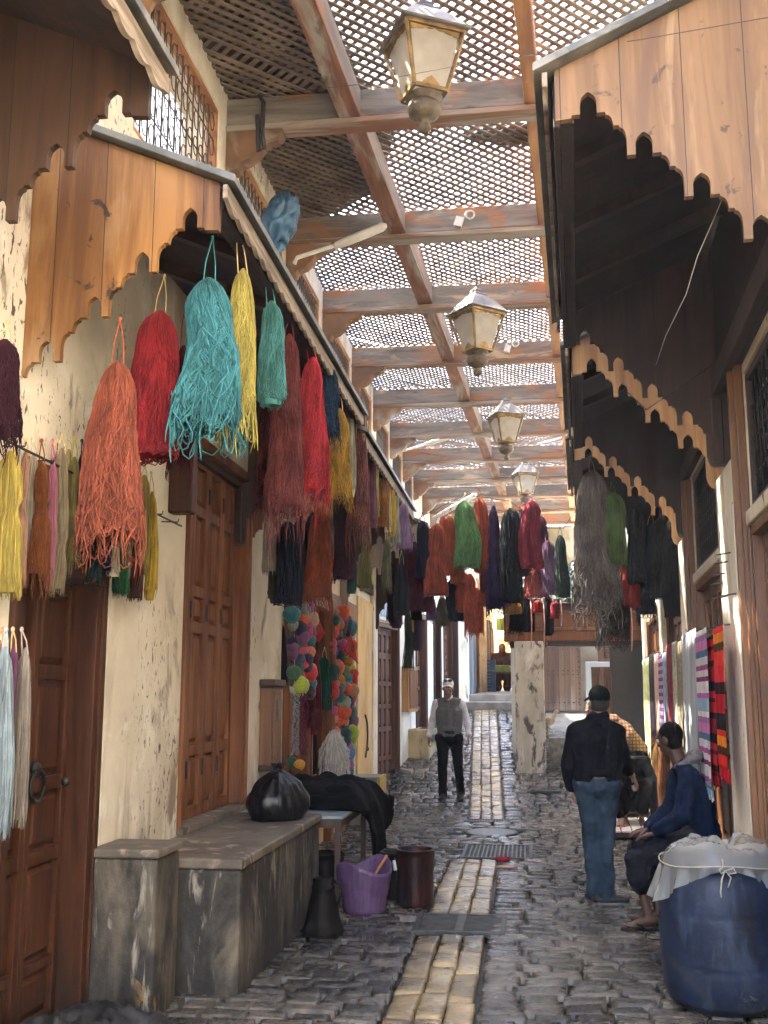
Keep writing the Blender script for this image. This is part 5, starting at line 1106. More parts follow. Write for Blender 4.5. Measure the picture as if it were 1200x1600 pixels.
DKRED = mat('stained maroon drum', (.022,.006,.006), (.008,.004,.004), .4, spec=.25, ns=4, stretch=(2,2,.5), bump=.15, spots=[((.05,.011,.009), 3, .6, .72, (2,2,.4))])
BLKP = mat('dull black plastic', (.008,.008,.009), (.005,.005,.005), .5, spec=.2, ns=5, bump=.1)
bucket('big maroon paint drum with a wire handle in the lane', (-.91,8.75,0), .145,.150,.42, DKRED, grip=True)
bucket('black pail hidden behind the maroon paint drum', (-1.08,9.0,0), .12,.135,.36, BLKP, handle=False)
bucket('black plastic bucket under the work table', (-1.66,8.85,0), .115,.155,.36, BLKP)
t = thing('rubber_jug','conical black rubber jug standing against the bench end','jug',(-1.44,7.62,0))
q = MB(); q.lathe([(.001,0),(.135,0),(.145,.02),(.14,.05),(.128,.06),(.12,.10),(.10,.20),(.085,.27),(.075,.30),(.08,.31),(.08,.33),(.07,.335),(.072,.38),(.062,.385),(.055,.34),(.001,.30)], 28, fn=lambda p, th, z: [p[0]*(1+.03*math.sin(2*th+4*z)), p[1]*(1+.03*math.sin(3*th)), p[2]]); q.build('body', mat('old black rubber', (.012,.0105,.009), (.006,.005,.0045), .65, spec=.12, ns=5, bump=.3, bs=16), t, smooth=True)
q = MB(); q.tube([(.075,0,.36),(.12,0,.34),(.125,0,.27),(.10,0,.20)], .012, 7); q.build('handle', BLKP, t, smooth=True)
t = thing('purple_tub','flexible purple basket tub with raised handle flaps','tub',(-1.27,8.42,0))
q = MB()
def tubfn(p, th, z):
    k = max(0, z/.30); f = 1+.05*k*math.cos(2*th+.4); up = (.10*max(0, math.cos(th-.95))**2+.085*max(0, math.cos(th-.95+PI))**2)*max(0, (z-.2)/.1 if z > .2 else 0); wv = .0035*math.sin(26*th)*(z > .03)
    return [p[0]*f+wv*math.cos(th), p[1]*f+wv*math.sin(th), z+up]
prof = [(.001,0),(.145,0),(.155,.012)]+[(.157+.05*i/12+(.0022 if i % 2 else -.0018), .012+.288*i/12) for i in range(1, 13)]+[(.2,.305),(.19,.298),(.15,.03),(.001,.028)]
q.lathe(prof, 72, fn=tubfn); q.build('body', mat('purple woven plastic', (.125,.065,.15), (.085,.043,.105), .5, ns=10, bump=.25, bs=26), t, smooth=True)
q = MB(); q.tube([(-.05,-.02,.12),(.14,.03,.42)], .012, 7); o = q.build('brush_stick', mat('orange stick', (.40,.17,.05), rough=.5), smooth=True); o.location = (-1.24,8.45,0); tag(o, 'orange wooden stick leaning in the purple tub', 'stick')
# crumpled dark sack at the very bottom left
q = MB(); q.grid(lambda u, v: (-.50+.60*u, -.30+.75*v, (.30*math.sin(PI*min(1,max(0,u*.93+.06)))**.3+.05*(ridge((u*1.1,v,.2), 3.2, 3)-1))*(1-.35*v)*min(1,v/.12+.02)-.01), 60, 50)
o = q.build('crumpled_sack', mat('dark tarred sack', (.020,.019,.017), (.009,.009,.008), .55, ns=6, bump=.5, bs=14), smooth=True, solid=.012, recalc=False); o.location = (-1.78,4.75,0); tag(o, 'crumpled dark sack edge at the bottom left corner of the picture', 'sack')
q = MB(); q.ball((0,.0,.02), .075,.05,.024, 14, 8, fn=lambda th, p: 1+.25*math.sin(3*th)+.1*math.sin(7*th)); o = q.build('red_rag', clothm('crimson rag', (.33,.02,.035)), smooth=True); o.location = (-.27,11.0,.012); tag(o, 'small crimson rag lying beside the square holed drain grate', 'rag')
q = MB(); q.ball((0,0,.012), .11,.05,.014, 12, 6, fn=lambda th, p: 1+.2*math.sin(4*th)); o = q.build('paper_scrap', mat('stained paper', (.45,.30,.24), rough=.8), smooth=True); o.location = (-.22,10.6,.012); tag(o, 'flattened pinkish paper scrap on the cobbles below the crimson rag', 'litter')
# ------------------------------------------------------------------ blue barrel
t = thing('plastic_barrel','scuffed blue plastic barrel in the right foreground','barrel',(1.02,6.22,0))
BARM = mat('scuffed blue barrel', (.014,.026,.060), (.008,.015,.034), .5, ns=3.5, bump=.15, bs=24, spec=.35, spots=[((.035,.05,.085), 9, .56, .72, (1,1,.25)), ((.09,.095,.10), 22, .63, .69, (2.5,2.5,.35), 2.6), ((.06,.07,.085), 18, .62, .68, (.4,.4,2.5), 2.5), ((.05,.048,.044), 1.6, .55, .70, (1,1,1)), ((.015,.016,.02), 2.2, .62, .76, (1.5,1.5,.8)), ((.10,.095,.085), 9, .73, .78, (1,1,.6))], drip=((.05,.047,.043), -.12, .34, 1.3))
q = MB(); prof = [(.001,.0),(.21,.0),(.235,.010),(.248,.03)]
for i in range(1, 43):
    z = .03+.68*i/43; k = (z-.37)/.37; r = .325-.012*abs(k)**2-.050*abs(k)**5
    for g in (.235,.50): r -= .004*math.exp(-((z-g)/.010)**2)
    prof.append((r, z))
q.lathe(prof+[(.268,.715),(.262,.722)], 96); q.build('body', BARM, t, smooth=True)
q = MB(); q.lathe([(0.2624,.722),(0.2765,.725),(0.2786,.74),(0.2754,.775),(0.2646,.785),(0.2430,.787),(0.2322,.772),(0.0011,.770)], 48); q.build('lid', BARM, t, smooth=True)
for sgn in (-1, 1):
    q = MB(); q.tube([(.283*math.cos(a), .283*math.sin(a), .752) for a in [-PI/2+sgn*(.10+.32*k/6) for k in range(7)]], .014, 8); q.build('handle', mat('blue barrel handle', (.03,.07,.19), rough=.35), t, smooth=True)
# translucent sheet over the lid
PLAST = bpy.data.materials.new('milky plastic sheet'); PLAST.use_nodes = True
N_ = PLAST.node_tree.nodes; L_ = PLAST.node_tree.links; P_ = N_['Principled BSDF']; P_.inputs['Base Color'].default_value = (.52,.53,.50,1); P_.inputs['Roughness'].default_value = .22
tr = N_.new('ShaderNodeBsdfTransparent'); tl = N_.new('ShaderNodeBsdfTranslucent'); tl.inputs[0].default_value = (.55,.56,.52,1); m1 = N_.new('ShaderNodeMixShader'); m1.inputs[0].default_value = .35; m2 = N_.new('ShaderNodeMixShader'); m2.inputs[0].default_value = .55
L_.new(P_.outputs[0], m1.inputs[1]); L_.new(tl.outputs[0], m1.inputs[2]); L_.new(m1.outputs[0], m2.inputs[1]); L_.new(tr.outputs[0], m2.inputs[2]); L_.new(m2.outputs[0], N_['Material Output'].inputs[0])
t = thing('plastic_sheet','milky plastic sheet tied over the blue barrel lid','sheet',(1.02,6.22,.79))
q = MB()
def sheet(u, v):
    th = 2*PI*u; side = math.exp(-((th-3.35)/.55)**2); L = .035+.20*side+.03*math.sin(5*th)*.5+.13*math.exp(-((th-5.75)/.35)**2)+.12*math.exp(-((th-1.4)/.8)**2)
    if v < .5: r = .27*v/.5; z = .035+.03*math.sin(3*th+9*r)*(r/.27)+.03*(ridge((r*math.cos(th),r*math.sin(th),.3), 9, 3)-1)+.05*(r > .1)*max(0, math.sin(1.5*th+1))
    elif v < .6: k = (v-.5)/.1; r = .27+.030*k; z = .035*(1-k)+.02*math.sin(3*th+2.2)*(1-k)-.03*k
    else: k = (v-.6)/.4; r = .300+.014*k+(.05*side*k)+.03*math.sin(15*th)*k+.012*math.sin(31*th)*k; z = -.03-L*k
    return (r*math.cos(th), r*math.sin(th), z)
q.grid(sheet, 120, 30); q.build('film', PLAST, t, smooth=True, recalc=False)
ROPEP = mat('whitish cord', (.50,.46,.37), (.36,.33,.27), .9, ns=30)
t = thing('barrel_cord','pale cord knotted round the neck of the blue barrel','cord',(1.02,6.22,.735))
q = MB(); q.tube([(.312*math.cos(a), .312*math.sin(a), .012*math.sin(3*a)+.02) for a in [2*PI*k/40 for k in range(41)]], .004, 6); q.build('loop', ROPEP, t, smooth=True)
q = MB(); a0 = -PI/2-.05
def onb(a, z, k=.30): k *= 1.07; return (k*math.cos(a), k*math.sin(a), z)
q.tube([onb(a0,.02),onb(a0-.03,.035,.31),onb(a0-.09,.02,.315),onb(a0-.07,-.0,.31),onb(a0,.015,.315)], .0042, 6); q.tube([onb(a0,.015,.312),onb(a0+.12,.03,.315),onb(a0+.16,.005,.31),onb(a0+.05,.0,.31)], .0042, 6)
q.tube([onb(a0-.01,.015,.312),onb(a0-.06,-.03,.303),onb(a0-.09,-.09,.306),onb(a0-.085,-.12,.309)], .0042, 6); q.tube([onb(a0,.015,.312),onb(a0+.08,-.02,.305),onb(a0+.03,-.07,.303)], .0042, 6); q.tube([onb(a0-.03,.03,.30),onb(a0-.035,.07,.285)], .0042, 6); q.build('knot', ROPEP, t, smooth=True)
# ------------------------------------------------------------------ scarves on the right
def scarf(label, ul, ur, vt, vb, m, d=.13, fold=.012, nf=2.5, fr=True):
    a = at_r(ul, vt, d); b = at_r(ur, vt, d); L = a.z-at_r(ur, vb, d).z; mid = (a+b)/2; W = (a-b).length
    o_ = thing('hanging_scarf', label, 'scarf', tuple(mid), -TH, 'scarves hung along the right hand doors'); q = MB()
    q.grid(lambda u, v: (-.02-fold*math.sin(u*nf*2*PI+v*.6)*(.35+.65*v)-.008*math.sin(2*v), (-W/2+W*u)*(1-.12*v+.06*math.sin(4*v)), -L*v), 28, 30); q.build('cloth', m, o_, smooth=True, solid=.003, recalc=False)
    if fr:
        f = MB(); n = max(8, int(W/.02))
        for i in range(n): u = (i+.5)/n; p = Vector((-.02-fold*math.sin(u*nf*2*PI+.6), (-W/2+W*u)*.9, -L)); f.tube([p, p+Vector((.004,.004*math.sin(i*3),-.07-.02*math.sin(i*5))) ], .004, 4)
        f.build('fringe', m, o_)
    h = MB(); h.tube([(.10,0,.02),(-.03,0,.01),(-.035,0,.03)], .005, 5); h.build('hook', IRON, o_); return o_
S_BLUE = clothm('blue pink striped scarf', (.5,.5,.5), stripes=(2,1.7,[(0,'8FB0C4'),(.16,'B060A0'),(.22,'D8D0D0'),(.36,'7A3060'),(.42,'D0C8C8'),(.5,'A04880'),(.56,'C8C4C8'),(.66,'4A6A88'),(.74,'C878A8'),(.86,'9A70A0'),(.93,'E0D8D0')]))
S_TART = clothm('red tartan scarf', (.5,.1,.1), stripes=(2,2.8,[(0,'1C1416'),(.12,'A01828'),(.40,'3A0E14'),(.52,'C81E2A'),(.72,'5A0E18'),(.8,'D8203A'),(.93,'20161A')]))
S_TART2 = clothm('red orange tartan scarf', (.5,.1,.1), stripes=(2,1.5,[(0,'1A1414'),(.16,'B81828'),(.34,'2A1216'),(.46,'D02030'),(.62,'E03028'),(.76,'4A2A12'),(.84,'E88418'),(.94,'D02828')]))
scarf('red, orange and black tartan scarf with a fringe nearest the white pilaster', 1119,1134,980,1195, S_TART2)
scarf('dark red tartan scarf next to the striped blue pink one', 1108,1119,995,1205, S_TART, d=.12)
scarf('blue, pink and white striped scarf hanging lowest on the right', 1090,1108,985,1222, S_BLUE, d=.15)
scarf('silvery grey folded shawl behind the seated man', 1068,1091,988,1185, clothm('silver grey shawl', (.40,.42,.43), (.27,.29,.31), stretch=(1,1,.2)), d=.15, nf=4)
scarf('olive brown patterned scarf left of the grey shawl', 1060,1068,1003,1165, clothm('olive brown scarf', (.16,.13,.07), (.28,.24,.16), ns=30))
scarf('cream and yellow flowered scarf', 1053,1060,1003,1175, clothm('cream flowered scarf', (.62,.56,.32), (.42,.36,.12), ns=20, spots=[((.6,.6,.58), 12, .5, .6, (1,1,1))]))
scarf('rose red plain scarf above the seated man', 1044,1053,1006,1165, clothm('rose red scarf', (.36,.07,.09), (.24,.04,.06)))
scarf('steel blue thin scarf left of the rose red one', 1038,1044,1020,1150, clothm('steel blue scarf', (.13,.20,.28), (.30,.34,.38), ns=12))
scarf('purple and white striped scarf', 1031,1038,1024,1150, clothm('purple white scarf', (.5,.5,.5), stripes=(2,12,[(0,'9890A0'),(.5,'6A3A70')])))
scarf('beige pink scarf between black and striped ones', 1024,1031,1022,1160, clothm('beige pink scarf', (.50,.36,.28), (.42,.25,.2)))
scarf('black shiny scarf beside the lime green one', 1016,1024,1022,1140, clothm('black scarf', (.022,.018,.03)))
scarf('lime green and white leafy scarf, farthest of the row', 1006,1016,1030,1180, clothm('lime leafy scarf', (.42,.50,.06), (.62,.64,.5), ns=9))
for i, (u, v0, v1, c, lab) in enumerate(((1028,1160,1290,'B08040','sheaf of golden cords hanging below the beige pink scarf'),(1038,1150,1290,'A0642C','sheaf of copper cords hanging left of the seated man'),(1021,1165,1260,'8A6A40','short sheaf of tan cords below the black scarf'))):
    T = at_r(u, v0, .12); B = at_r(u, v1, .12); skein(lab, T+Vector((0,0,.03)), T, T.z-B.z, .17, c, 'flare', 40, 90+i, group='sheaves of cords below the scarves')
# goods on a white sheet
t = thing('goods_board','low board covered with white printed packs on the ground','board',(1.31,13.5,0),-TH)
q = MB(); q.box(-.36,.30,-.70,.75,.03,.085); q.build('board', W_DARK, t, bevel=.004)
q = MB(); rr = random.Random(6)
for i in range(5):
    for j in range(8): q.box(-.345+.125*i, -.235+.125*i, -.68+.175*j, -.515+.175*j, .0852, .103+rr.uniform(0,.006))
q.build('packs', mat('white printed packs', (.74,.73,.70), (.62,.61,.6), .35, ns=8, spots=[((.45,.10,.08), 16, .60, .66, (.6,2.2,1))]), t, bevel=.004)
# ------------------------------------------------------------------ people
def cone(m, A, B, ra, rb, n=12):
    A = Vector(A); B = Vector(B); d = (B-A); 
    if d.length < 1e-5: d = Vector((0,0,1e-4)); B = A+d
    d.normalize(); m.tube([A-d*ra*.98, A-d*ra*.75, A-d*ra*.3, A, B, B+d*rb*.3, B+d*rb*.75, B+d*rb*.98], [ra*.18, ra*.66, ra*.95, ra, rb, rb*.95, rb*.66, rb*.18], n)
def chain(m, pts, rs, n=12):
    for i in range(len(pts)-1): cone(m, pts[i], pts[i+1], rs[i], rs[i+1], n)
def ell(m, c, r, f, u, nu=16, nv=11):
    f = Vector(f).normalized(); u = Vector(u); s = f.cross(u).normalized(); u = s.cross(f); t = MB(); t.ball((0,0,0), r[0], r[1], r[2], nu, nv)
    m.add([Vector(c)+s*v[0]+f*v[1]+u*v[2] for v in t.v], t.f)
def flesh(m, name, mt, parent, voxel, smooth=3, disp=0, dscale=.12):
    o = m.build(name, mt, parent); r = o.modifiers.new('r','REMESH'); r.mode = 'VOXEL'; r.voxel_size = voxel; r.use_smooth_shade = True
    s = o.modifiers.new('s','SMOOTH'); s.factor = .5; s.iterations = smooth
    if disp:
        tx = bpy.data.textures.get('folds%g' % dscale) or bpy.data.textures.new('folds%g' % dscale, 'CLOUDS'); tx.noise_scale = dscale; tx.noise_depth = 1
        q = o.modifiers.new('d','DISPLACE'); q.texture = tx; q.strength = disp; q.mid_level = .5; q.texture_coords = 'LOCAL'
    dg = bpy.context.evaluated_depsgraph_get(); me = bpy.data.meshes.new_from_object(o.evaluated_get(dg)); me.name = name; o.modifiers.clear(); old = o.data; o.data = me; bpy.data.meshes.remove(old)
    me.polygons.foreach_set('use_smooth', [True]*len(me.polygons)); return o
V3 = Vector
def hand(m, wr, d, n, t, curl=.35, spread=.1):
    """wrist, finger direction, palm normal, thumb side"""
    wr = V3(wr); d = V3(d).normalized(); n = V3(n); n = (n-d*n.dot(d)).normalized(); t = V3(t); t = (t-d*t.dot(d)-n*t.dot(n)).normalized()
    for i, (w, l) in enumerate(((.033,.072),(.012,.080),(-.010,.078),(-.031,.070))):
        k = wr+d*.085+t*w; cone(m, wr+d*.012+t*w*.55, k, .0145, .0125, 8)
        p = k; a = curl*.5; dd = (d+t*spread*w*8).normalized()
        for j, (s_, ra, rb) in enumerate(((.48,.0098,.0090),(.30,.0090,.0082),(.24,.0082,.0068))):
            e = dd*math.cos(a)+n*math.sin(a); q = p+e*l*s_; cone(m, p, q, ra, rb, 8); p = q; a += curl
    p0 = wr+d*.022+t*.024; p1 = wr+d*.055+t*.052+n*.012; p2 = p1+d*.030+t*.012+n*.010; p3 = p2+d*.024+n*.006
    chain(m, [p0, p1, p2, p3], [.0155,.0125,.0105,.0085], 8)
def torso(m, J, g, up=True):
    sd = (J['shr']-J['shl']).normalized(); p, c = J['pel'], J['che']
    for s in (-1, 1): cone(m, p+sd*s*.075, c+sd*s*.095, .098+g, .105+g)
    cone(m, p, c, .105+g, .115+g)
    for k in ('shl','shr'): cone(m, c+(J[k]-c)*.25, J[k], .095+g, .058+g); cone(m, J['nek']-(J['nek']-c)*.1, J[k]+(J['nek']-J[k])*.15, .052+g*.6, .052+g)
def arm(m, J, k, g, cut=1.0):
    s, e, w = J['sh'+k], J['el'+k], J['wr'+k]; cone(m, s, e, .054+g, .043+g); cone(m, e, e+(w-e)*cut, .043+g, .031+g*(1.0 if cut > .9 else 1.2))
def legs(m, J, g, cut=1.0, flare=0):
    for k in 'lr':
        h, n_, a = J['hp'+k], J['kn'+k], J['an'+k]; cone(m, h, n_, .090+g, .060+g); e = n_+(a-n_)*cut; cone(m, n_, e, .057+g, .043+g+flare); cone(m, n_+(a-n_)*.12, n_+(a-n_)*.45, .056+g, .052+g)
    cone(m, J['hpl'], J['hpr'], .105+g, .105+g); cone(m, J['pel'], (J['hpl']+J['hpr'])/2, .12+g, .12+g)
def head(m, c, f, u):
    f = V3(f).normalized(); u = V3(u); s = f.cross(u).normalized(); u = s.cross(f)
    ell(m, c+u*.012-f*.008, (.074,.094,.098), f, u); ell(m, c+f*.022-u*.055, (.058,.066,.062), f, u); ell(m, c+f*.055-u*.097, (.028,.024,.020), f, u)
    cone(m, c+f*.086+u*.006, c+f*.107-u*.030, .009, .0155, 8); cone(m, c+f*.096-u*.034+s*.010, c+f*.096-u*.034-s*.010, .010, .010, 8)
    cone(m, c+f*.082+u*.024+s*.042, c+f*.087+u*.024-s*.0, .013, .011, 8); cone(m, c+f*.082+u*.024-s*.042, c+f*.087+u*.024, .013, .011, 8)
    cone(m, c+f*.077-u*.062+s*.020, c+f*.077-u*.062-s*.020, .0125, .0125, 8); cone(m, c+f*.074-u*.075+s*.016, c+f*.074-u*.075-s*.016, .012, .012, 8)
    for q in (-1, 1): ell(m, c+s*q*.076-f*.012-u*.012, (.012,.024,.033), f+s*q*.3, u); ell(m, c+f*.060-u*.03+s*q*.040, (.022,.022,.022), f, u)
SK = {}
def skinm(n, c): return mat('skin '+n, c, tuple(x*.8 for x in c), .55, ns=14, bump=.06, bs=60)
def face_bits(root, c, f, u, brow=(.02,.014,.01)):
    f = V3(f).normalized(); u = V3(u); s = f.cross(u).normalized(); u = s.cross(f)
    for q in (-1, 1):
        e = MB(); e.ball(c+f*.081+s*q*.031+u*.004, .0125); e.build('eye', mat('eye white', (.6,.58,.54), rough=.3), root, smooth=True)
        e = MB(); e.ball(c+f*.0885+s*q*.031+u*.003, .0062); e.build('iris', mat('dark iris', (.02,.014,.01), rough=.2), root, smooth=True)
        e = MB(); cone(e, c+f*.092+s*q*.018+u*.026, c+f*.086+s*q*.046+u*.025, .005, .004, 6); e.build('eyebrow', mat('hair dark', (.018,.013,.010), rough=.7), root, smooth=True)
    e = MB(); cone(e, c+f*.0895-u*.0665+s*.018, c+f*.0895-u*.0665-s*.018, .0045, .0045, 6); e.build('lips', mat('lips', (.24,.09,.07), rough=.5), root, smooth=True)
def shoe(root, an, toe, m, name='shoe', sole=None, gz_=0):
    d = V3((toe[0]-an[0], toe[1]-an[1], 0)).normalized(); q = MB(); a = V3((an[0],an[1],0)); s = V3((-d.y,d.x,0)); z = gz_
    for k in (-.018,.018): chain(q, [a-d*.05+s*k*.7+V3((0,0,z+.045)), a+d*.06+s*k+V3((0,0,z+.042)), a+d*.16+s*k*1.1+V3((0,0,z+.034))], [.036,.038,.028], 10)
    cone(q, a+V3((0,0,z+.10)), a+d*.04+V3((0,0,z+.06)), .044, .042, 10); o = flesh(q, name, m, root, .008)
    q = MB(); P = []
    for k in range(20):
        th = 2*PI*k/20; x = math.cos(th); P.append((.055+.150*x, .047*math.sin(th)*(1+.12*x)))
    q.prism(P, lambda x, y, t: tuple(a+d*x+s*y+V3((0,0,z+t))), .0, .022); q.build('sole', sole or mat('shoe sole', (.05,.045,.04), rough=.7), o, bevel=.004)
    return o
HAIR = mat('black hair', (.006,.005,.0045), (.003,.003,.0025), .7, spec=.12, ns=60, bump=.6, bs=90)
# --- man walking towards us
r0 = V3((-1.135,15.9,gz(15.9))); p1 = thing('person','man in a grey knitted vest, white shirt and white cap walking down the lane','person',tuple(r0))
J = dict(pel=V3((.0,0,.97)), che=V3((0,-.01,1.27)), nek=V3((0,.0,1.47)), shl=V3((-.185,0,1.405)), shr=V3((.185,0,1.405)), ell=V3((-.255,.05,1.13)), elr=V3((.26,.03,1.14)), wrl=V3((-.30,-.05,.92)), wrr=V3((.29,-.10,.94)),
         hpl=V3((-.095,0,.90)), hpr=V3((.095,0,.90)), knl=V3((-.10,-.10,.49)), knr=V3((.125,.02,.48)), anl=V3((-.095,-.13,.085)), anr=V3((.145,.14,.10)))
hc = V3((-.01,-.03,1.625)); fv, uv = V3((-.05,-1,-.12)), V3((0,-.1,1))
b = MB(); torso(b, J, -.018); [arm(b, J, k, -.006) for k in 'lr']; legs(b, J, -.018); cone(b, J['nek']-V3((0,0,.05)), hc-V3((0,0,.05)), .054, .054); head(b, hc, fv, uv)
hand(b, J['wrl'], (-.05,-.15,-1), (1,0,0), (0,-1,0), .45); hand(b, J['wrr'], (.03,-.2,-1), (-1,0,0), (0,-1,0), .45)
flesh(b, 'body', skinm('tan', (.25,.125,.078)), p1, .0065, 2); face_bits(p1, hc, fv, uv)
b = MB(); torso(b, J, -.008); [arm(b, J, k, .012, .97) for k in 'lr']; cone(b, J['nek'], J['nek']+V3((0,-.005,.02)), .066, .062); flesh(b, 'shirt', clothm('white shirt cotton', (.72,.70,.72), ns=7, bump=.4), p1, .010, 3, .018, .09)
Jv = dict(J); Jv['shl'] = V3((-.145,0,1.415)); Jv['shr'] = V3((.145,0,1.415)); b = MB(); torso(b, Jv, .006); ell(b, J['pel']+V3((0,0,-.03)), (.165,.135,.08), (0,1,0), (0,0,1)); ell(b, J['pel']+V3((0,0,.06)), (.165,.132,.09), (0,1,0), (0,0,1))
flesh(b, 'knitted_vest', clothm('grey knit', (.13,.13,.128), (.09,.09,.088), ns=40, bump=.4), p1, .010, 3, .006, .12)
b = MB(); legs(b, J, .012, 1.0, .008); flesh(b, 'trousers', clothm('black trousers', (.006,.006,.0075)), p1, .011, 3, .022, .08)
for an, to in ((J['anl'],(-.11,-.4,0)),(J['anr'],(.16,-.15,0))): shoe(p1, an, to, mat('black leather', (.008,.0075,.0075), rough=.5, spec=.3), gz_=.012 if an[1] < 0 else .03)
b = MB(); ell(b, hc+V3((0,.012,.062)), (.086,.104,.078), fv, uv); cp = flesh(b, 'cap', mat('white cap cotton', (.66,.65,.63), rough=.8), p1, .008)
b = MB(); b.grid(lambda u, v: tuple(hc+V3((-.075+.15*u, -.07-.10*v*(1-.9*(u-.5)**2*2), .048-.022*v-.05*(2*u-1)**2*.5))), 10, 6); b.build('brim', mat('white cap cotton', (.66,.65,.63), rough=.8), cp, solid=.005, smooth=True)
b = MB()
for q in (-1, 1): ell(b, hc+V3((q*.036,-.075,.105)), (.034,.012,.022), fv, uv)
b.build('sunglasses', mat('black lens', (.01,.01,.011), rough=.12), p1, smooth=True)
b = MB(); ell(b, hc+V3((0,.02,.0)), (.079,.088,.09), fv, uv); b.build('hair', HAIR, p1, smooth=True)
# --- man standing with his back to us
r0 = V3((.565,9.0,0)); p2 = thing('person','standing man seen from behind in dark jacket, blue jeans and dark cap','person',tuple(r0))
J = dict(pel=V3((-.005,0,1.0)), che=V3((.0,.0,1.24)), nek=V3((.02,.03,1.44)), shl=V3((-.165,.01,1.345)), shr=V3((.165,.03,1.335)), ell=V3((-.235,.02,1.08)), elr=V3((.215,.09,1.10)), wrl=V3((-.205,.14,.89)), wrr=V3((.30,.26,.98)),
         hpl=V3((-.090,0,.93)), hpr=V3((.080,0,.93)), knl=V3((-.065,.03,.49)), knr=V3((.045,.03,.50)), anl=V3((-.045,.02,.085)), anr=V3((.03,-.02,.085)))
hc = V3((.035,.05,1.585)); fv, uv = V3((-.25,1,-.15)), V3((0,.12,1))
b = MB(); torso(b, J, -.02); [arm(b, J, k, -.004) for k in 'lr']; legs(b, J, -.018); cone(b, J['nek']-V3((0,0,.06)), hc-V3((0,.015,.05)), .056, .056); head(b, hc, fv, uv)
hand(b, J['wrl'], (.12,.2,-1), (1,0,0), (0,1,0), .5); hand(b, J['wrr'], (.35,.45,-.65), (-.6,.2,-.5), (-.2,.8,.5), .75)
flesh(b, 'body', skinm('light', (.30,.16,.105)), p2, .0062, 2); face_bits(p2, hc, fv, uv)
b = MB(); torso(b, J, .024); ell(b, J['pel']+V3((0,0,.02)), (.185,.145,.07), (0,1,0), (0,0,1)); arm(b, J, 'l', .022, .9); arm(b, J, 'r', .02, .55); cone(b, J['nek']-V3((.03,.0,.0)), J['nek']+V3((.03,0,.02)), .075, .070)
flesh(b, 'jacket', clothm('dark navy jacket nylon', (.0075,.008,.012), (.005,.0055,.008), ns=6, bump=.3), p2, .010, 3, .016, .10)
b = MB(); legs(b, J, .012, 1.02, .016); flesh(b, 'jeans', clothm('blue denim', (.045,.072,.10), (.022,.038,.058), ns=5, bump=.3, spots=[((.075,.105,.14), 2.2, .56, .72, (1,1,.5))]), p2, .010, 3, .034, .09)
q = MB(); ell(q, J['pel']+V3((.01,-.122,-.008)), (.05,.01,.016), (0,1,0), (0,0,1)); q.build('shirt_hem', skinm('light', (.30,.16,.105)), p2, smooth=True)
for an, to in ((J['anl'],(-.12,.3,0)),(J['anr'],(.30,.02,0))): shoe(p2, an, to, mat('dark trainers', (.03,.03,.032), (.015,.015,.016), .6, ns=20), sole=mat('pale trainer sole', (.22,.21,.2), rough=.7))
b = MB(); ell(b, hc+V3((0,-.012,.052)), (.088,.106,.090), fv, uv); cp = flesh(b, 'cap', clothm('dark green black cap', (.008,.011,.011)), p2, .008)
b = MB(); b.grid(lambda u, v: tuple(hc+V3((-.035-.075+.15*u, .08+.10*v, .055-.02*v-.03*(2*u-1)**2))), 10, 6); b.build('brim', clothm('dark green black cap', (.008,.011,.011)), cp, solid=.006, smooth=True)
b = MB(); ell(b, hc+V3((0,-.016,-.005)), (.080,.092,.088), fv, uv); b.build('hair', mat('greying hair', (.05,.045,.04), (.02,.018,.016), .7, ns=70, bump=.5), p2, smooth=True)
# --- seated man
r0 = V3((1.06,8.2,0)); p3 = thing('person','seated man in a blue hooded jacket and flip flops beside the barrel','person',tuple(r0))
J = dict(pel=V3((.19,.08,.63)), che=V3((.165,.05,.92)), nek=V3((.06,.05,1.15)), shl=V3((.10,-.14,1.06)), shr=V3((.08,.22,1.06)), ell=V3((.02,-.20,.79)), elr=V3((.0,.27,.80)), wrl=V3((-.15,-.10,.665)), wrr=V3((-.17,.20,.66)),
         hpl=V3((.14,-.02,.60)), hpr=V3((.14,.18,.60)), knl=V3((-.30,-.10,.475)), knr=V3((-.26,.22,.50)), anl=V3((-.235,-.15,.085)), anr=V3((-.13,.12,.085)))
hc = V3((-.005,.09,1.325)); fv, uv = V3((-.72,.66,-.22)), V3((-.15,.05,1))
b = MB(); torso(b, J, -.018); [arm(b, J, k, -.003) for k in 'lr']; legs(b, J, -.012); cone(b, J['nek']-V3((-.02,0,.06)), hc-V3((-.025,.0,.05)), .058, .056); head(b, hc, fv, uv)
hand(b, J['wrl'], (-1,.15,-.28), (-.2,0,-1), (0,1,.1), .22, .25); hand(b, J['wrr'], (-1,-.1,-.25), (-.2,0,-1), (0,-1,.1), .25, .2)
for k in 'lr':
    a = J['an'+k]; d = V3((-.95,-.2,0) if k == 'l' else (-.9,.15,0)).normalized(); s = V3((-d.y,d.x,0))
    chain(b, [a+V3((0,0,-.01))-d*.03, a+d*.06+V3((0,0,-.03)), a+d*.13+V3((0,0,-.046))], [.038,.034,.024], 10); cone(b, a+d*.11+s*.02+V3((0,0,-.045)), a+d*.13-s*.025+V3((0,0,-.047)), .024, .02, 10)
    for i in range(5): f0 = a+d*(.145-.008*i)+s*((.030-.0155*i) if k == 'r' else -(.030-.0155*i))+V3((0,0,-.048)); cone(b, f0, f0+d*(.045-.005*i), .0115-.001*i, .0095-.001*i, 8)
flesh(b, 'body', skinm('brown', (.095,.042,.024)), p3, .0062, 2); face_bits(p3, hc, fv, uv)
b = MB(); torso(b, J, .016); cone(b, J['pel']+V3((0,-.07,.02)), J['pel']+V3((0,.07,.02)), .14, .14); [arm(b, J, k, .022, .93) for k in 'lr']
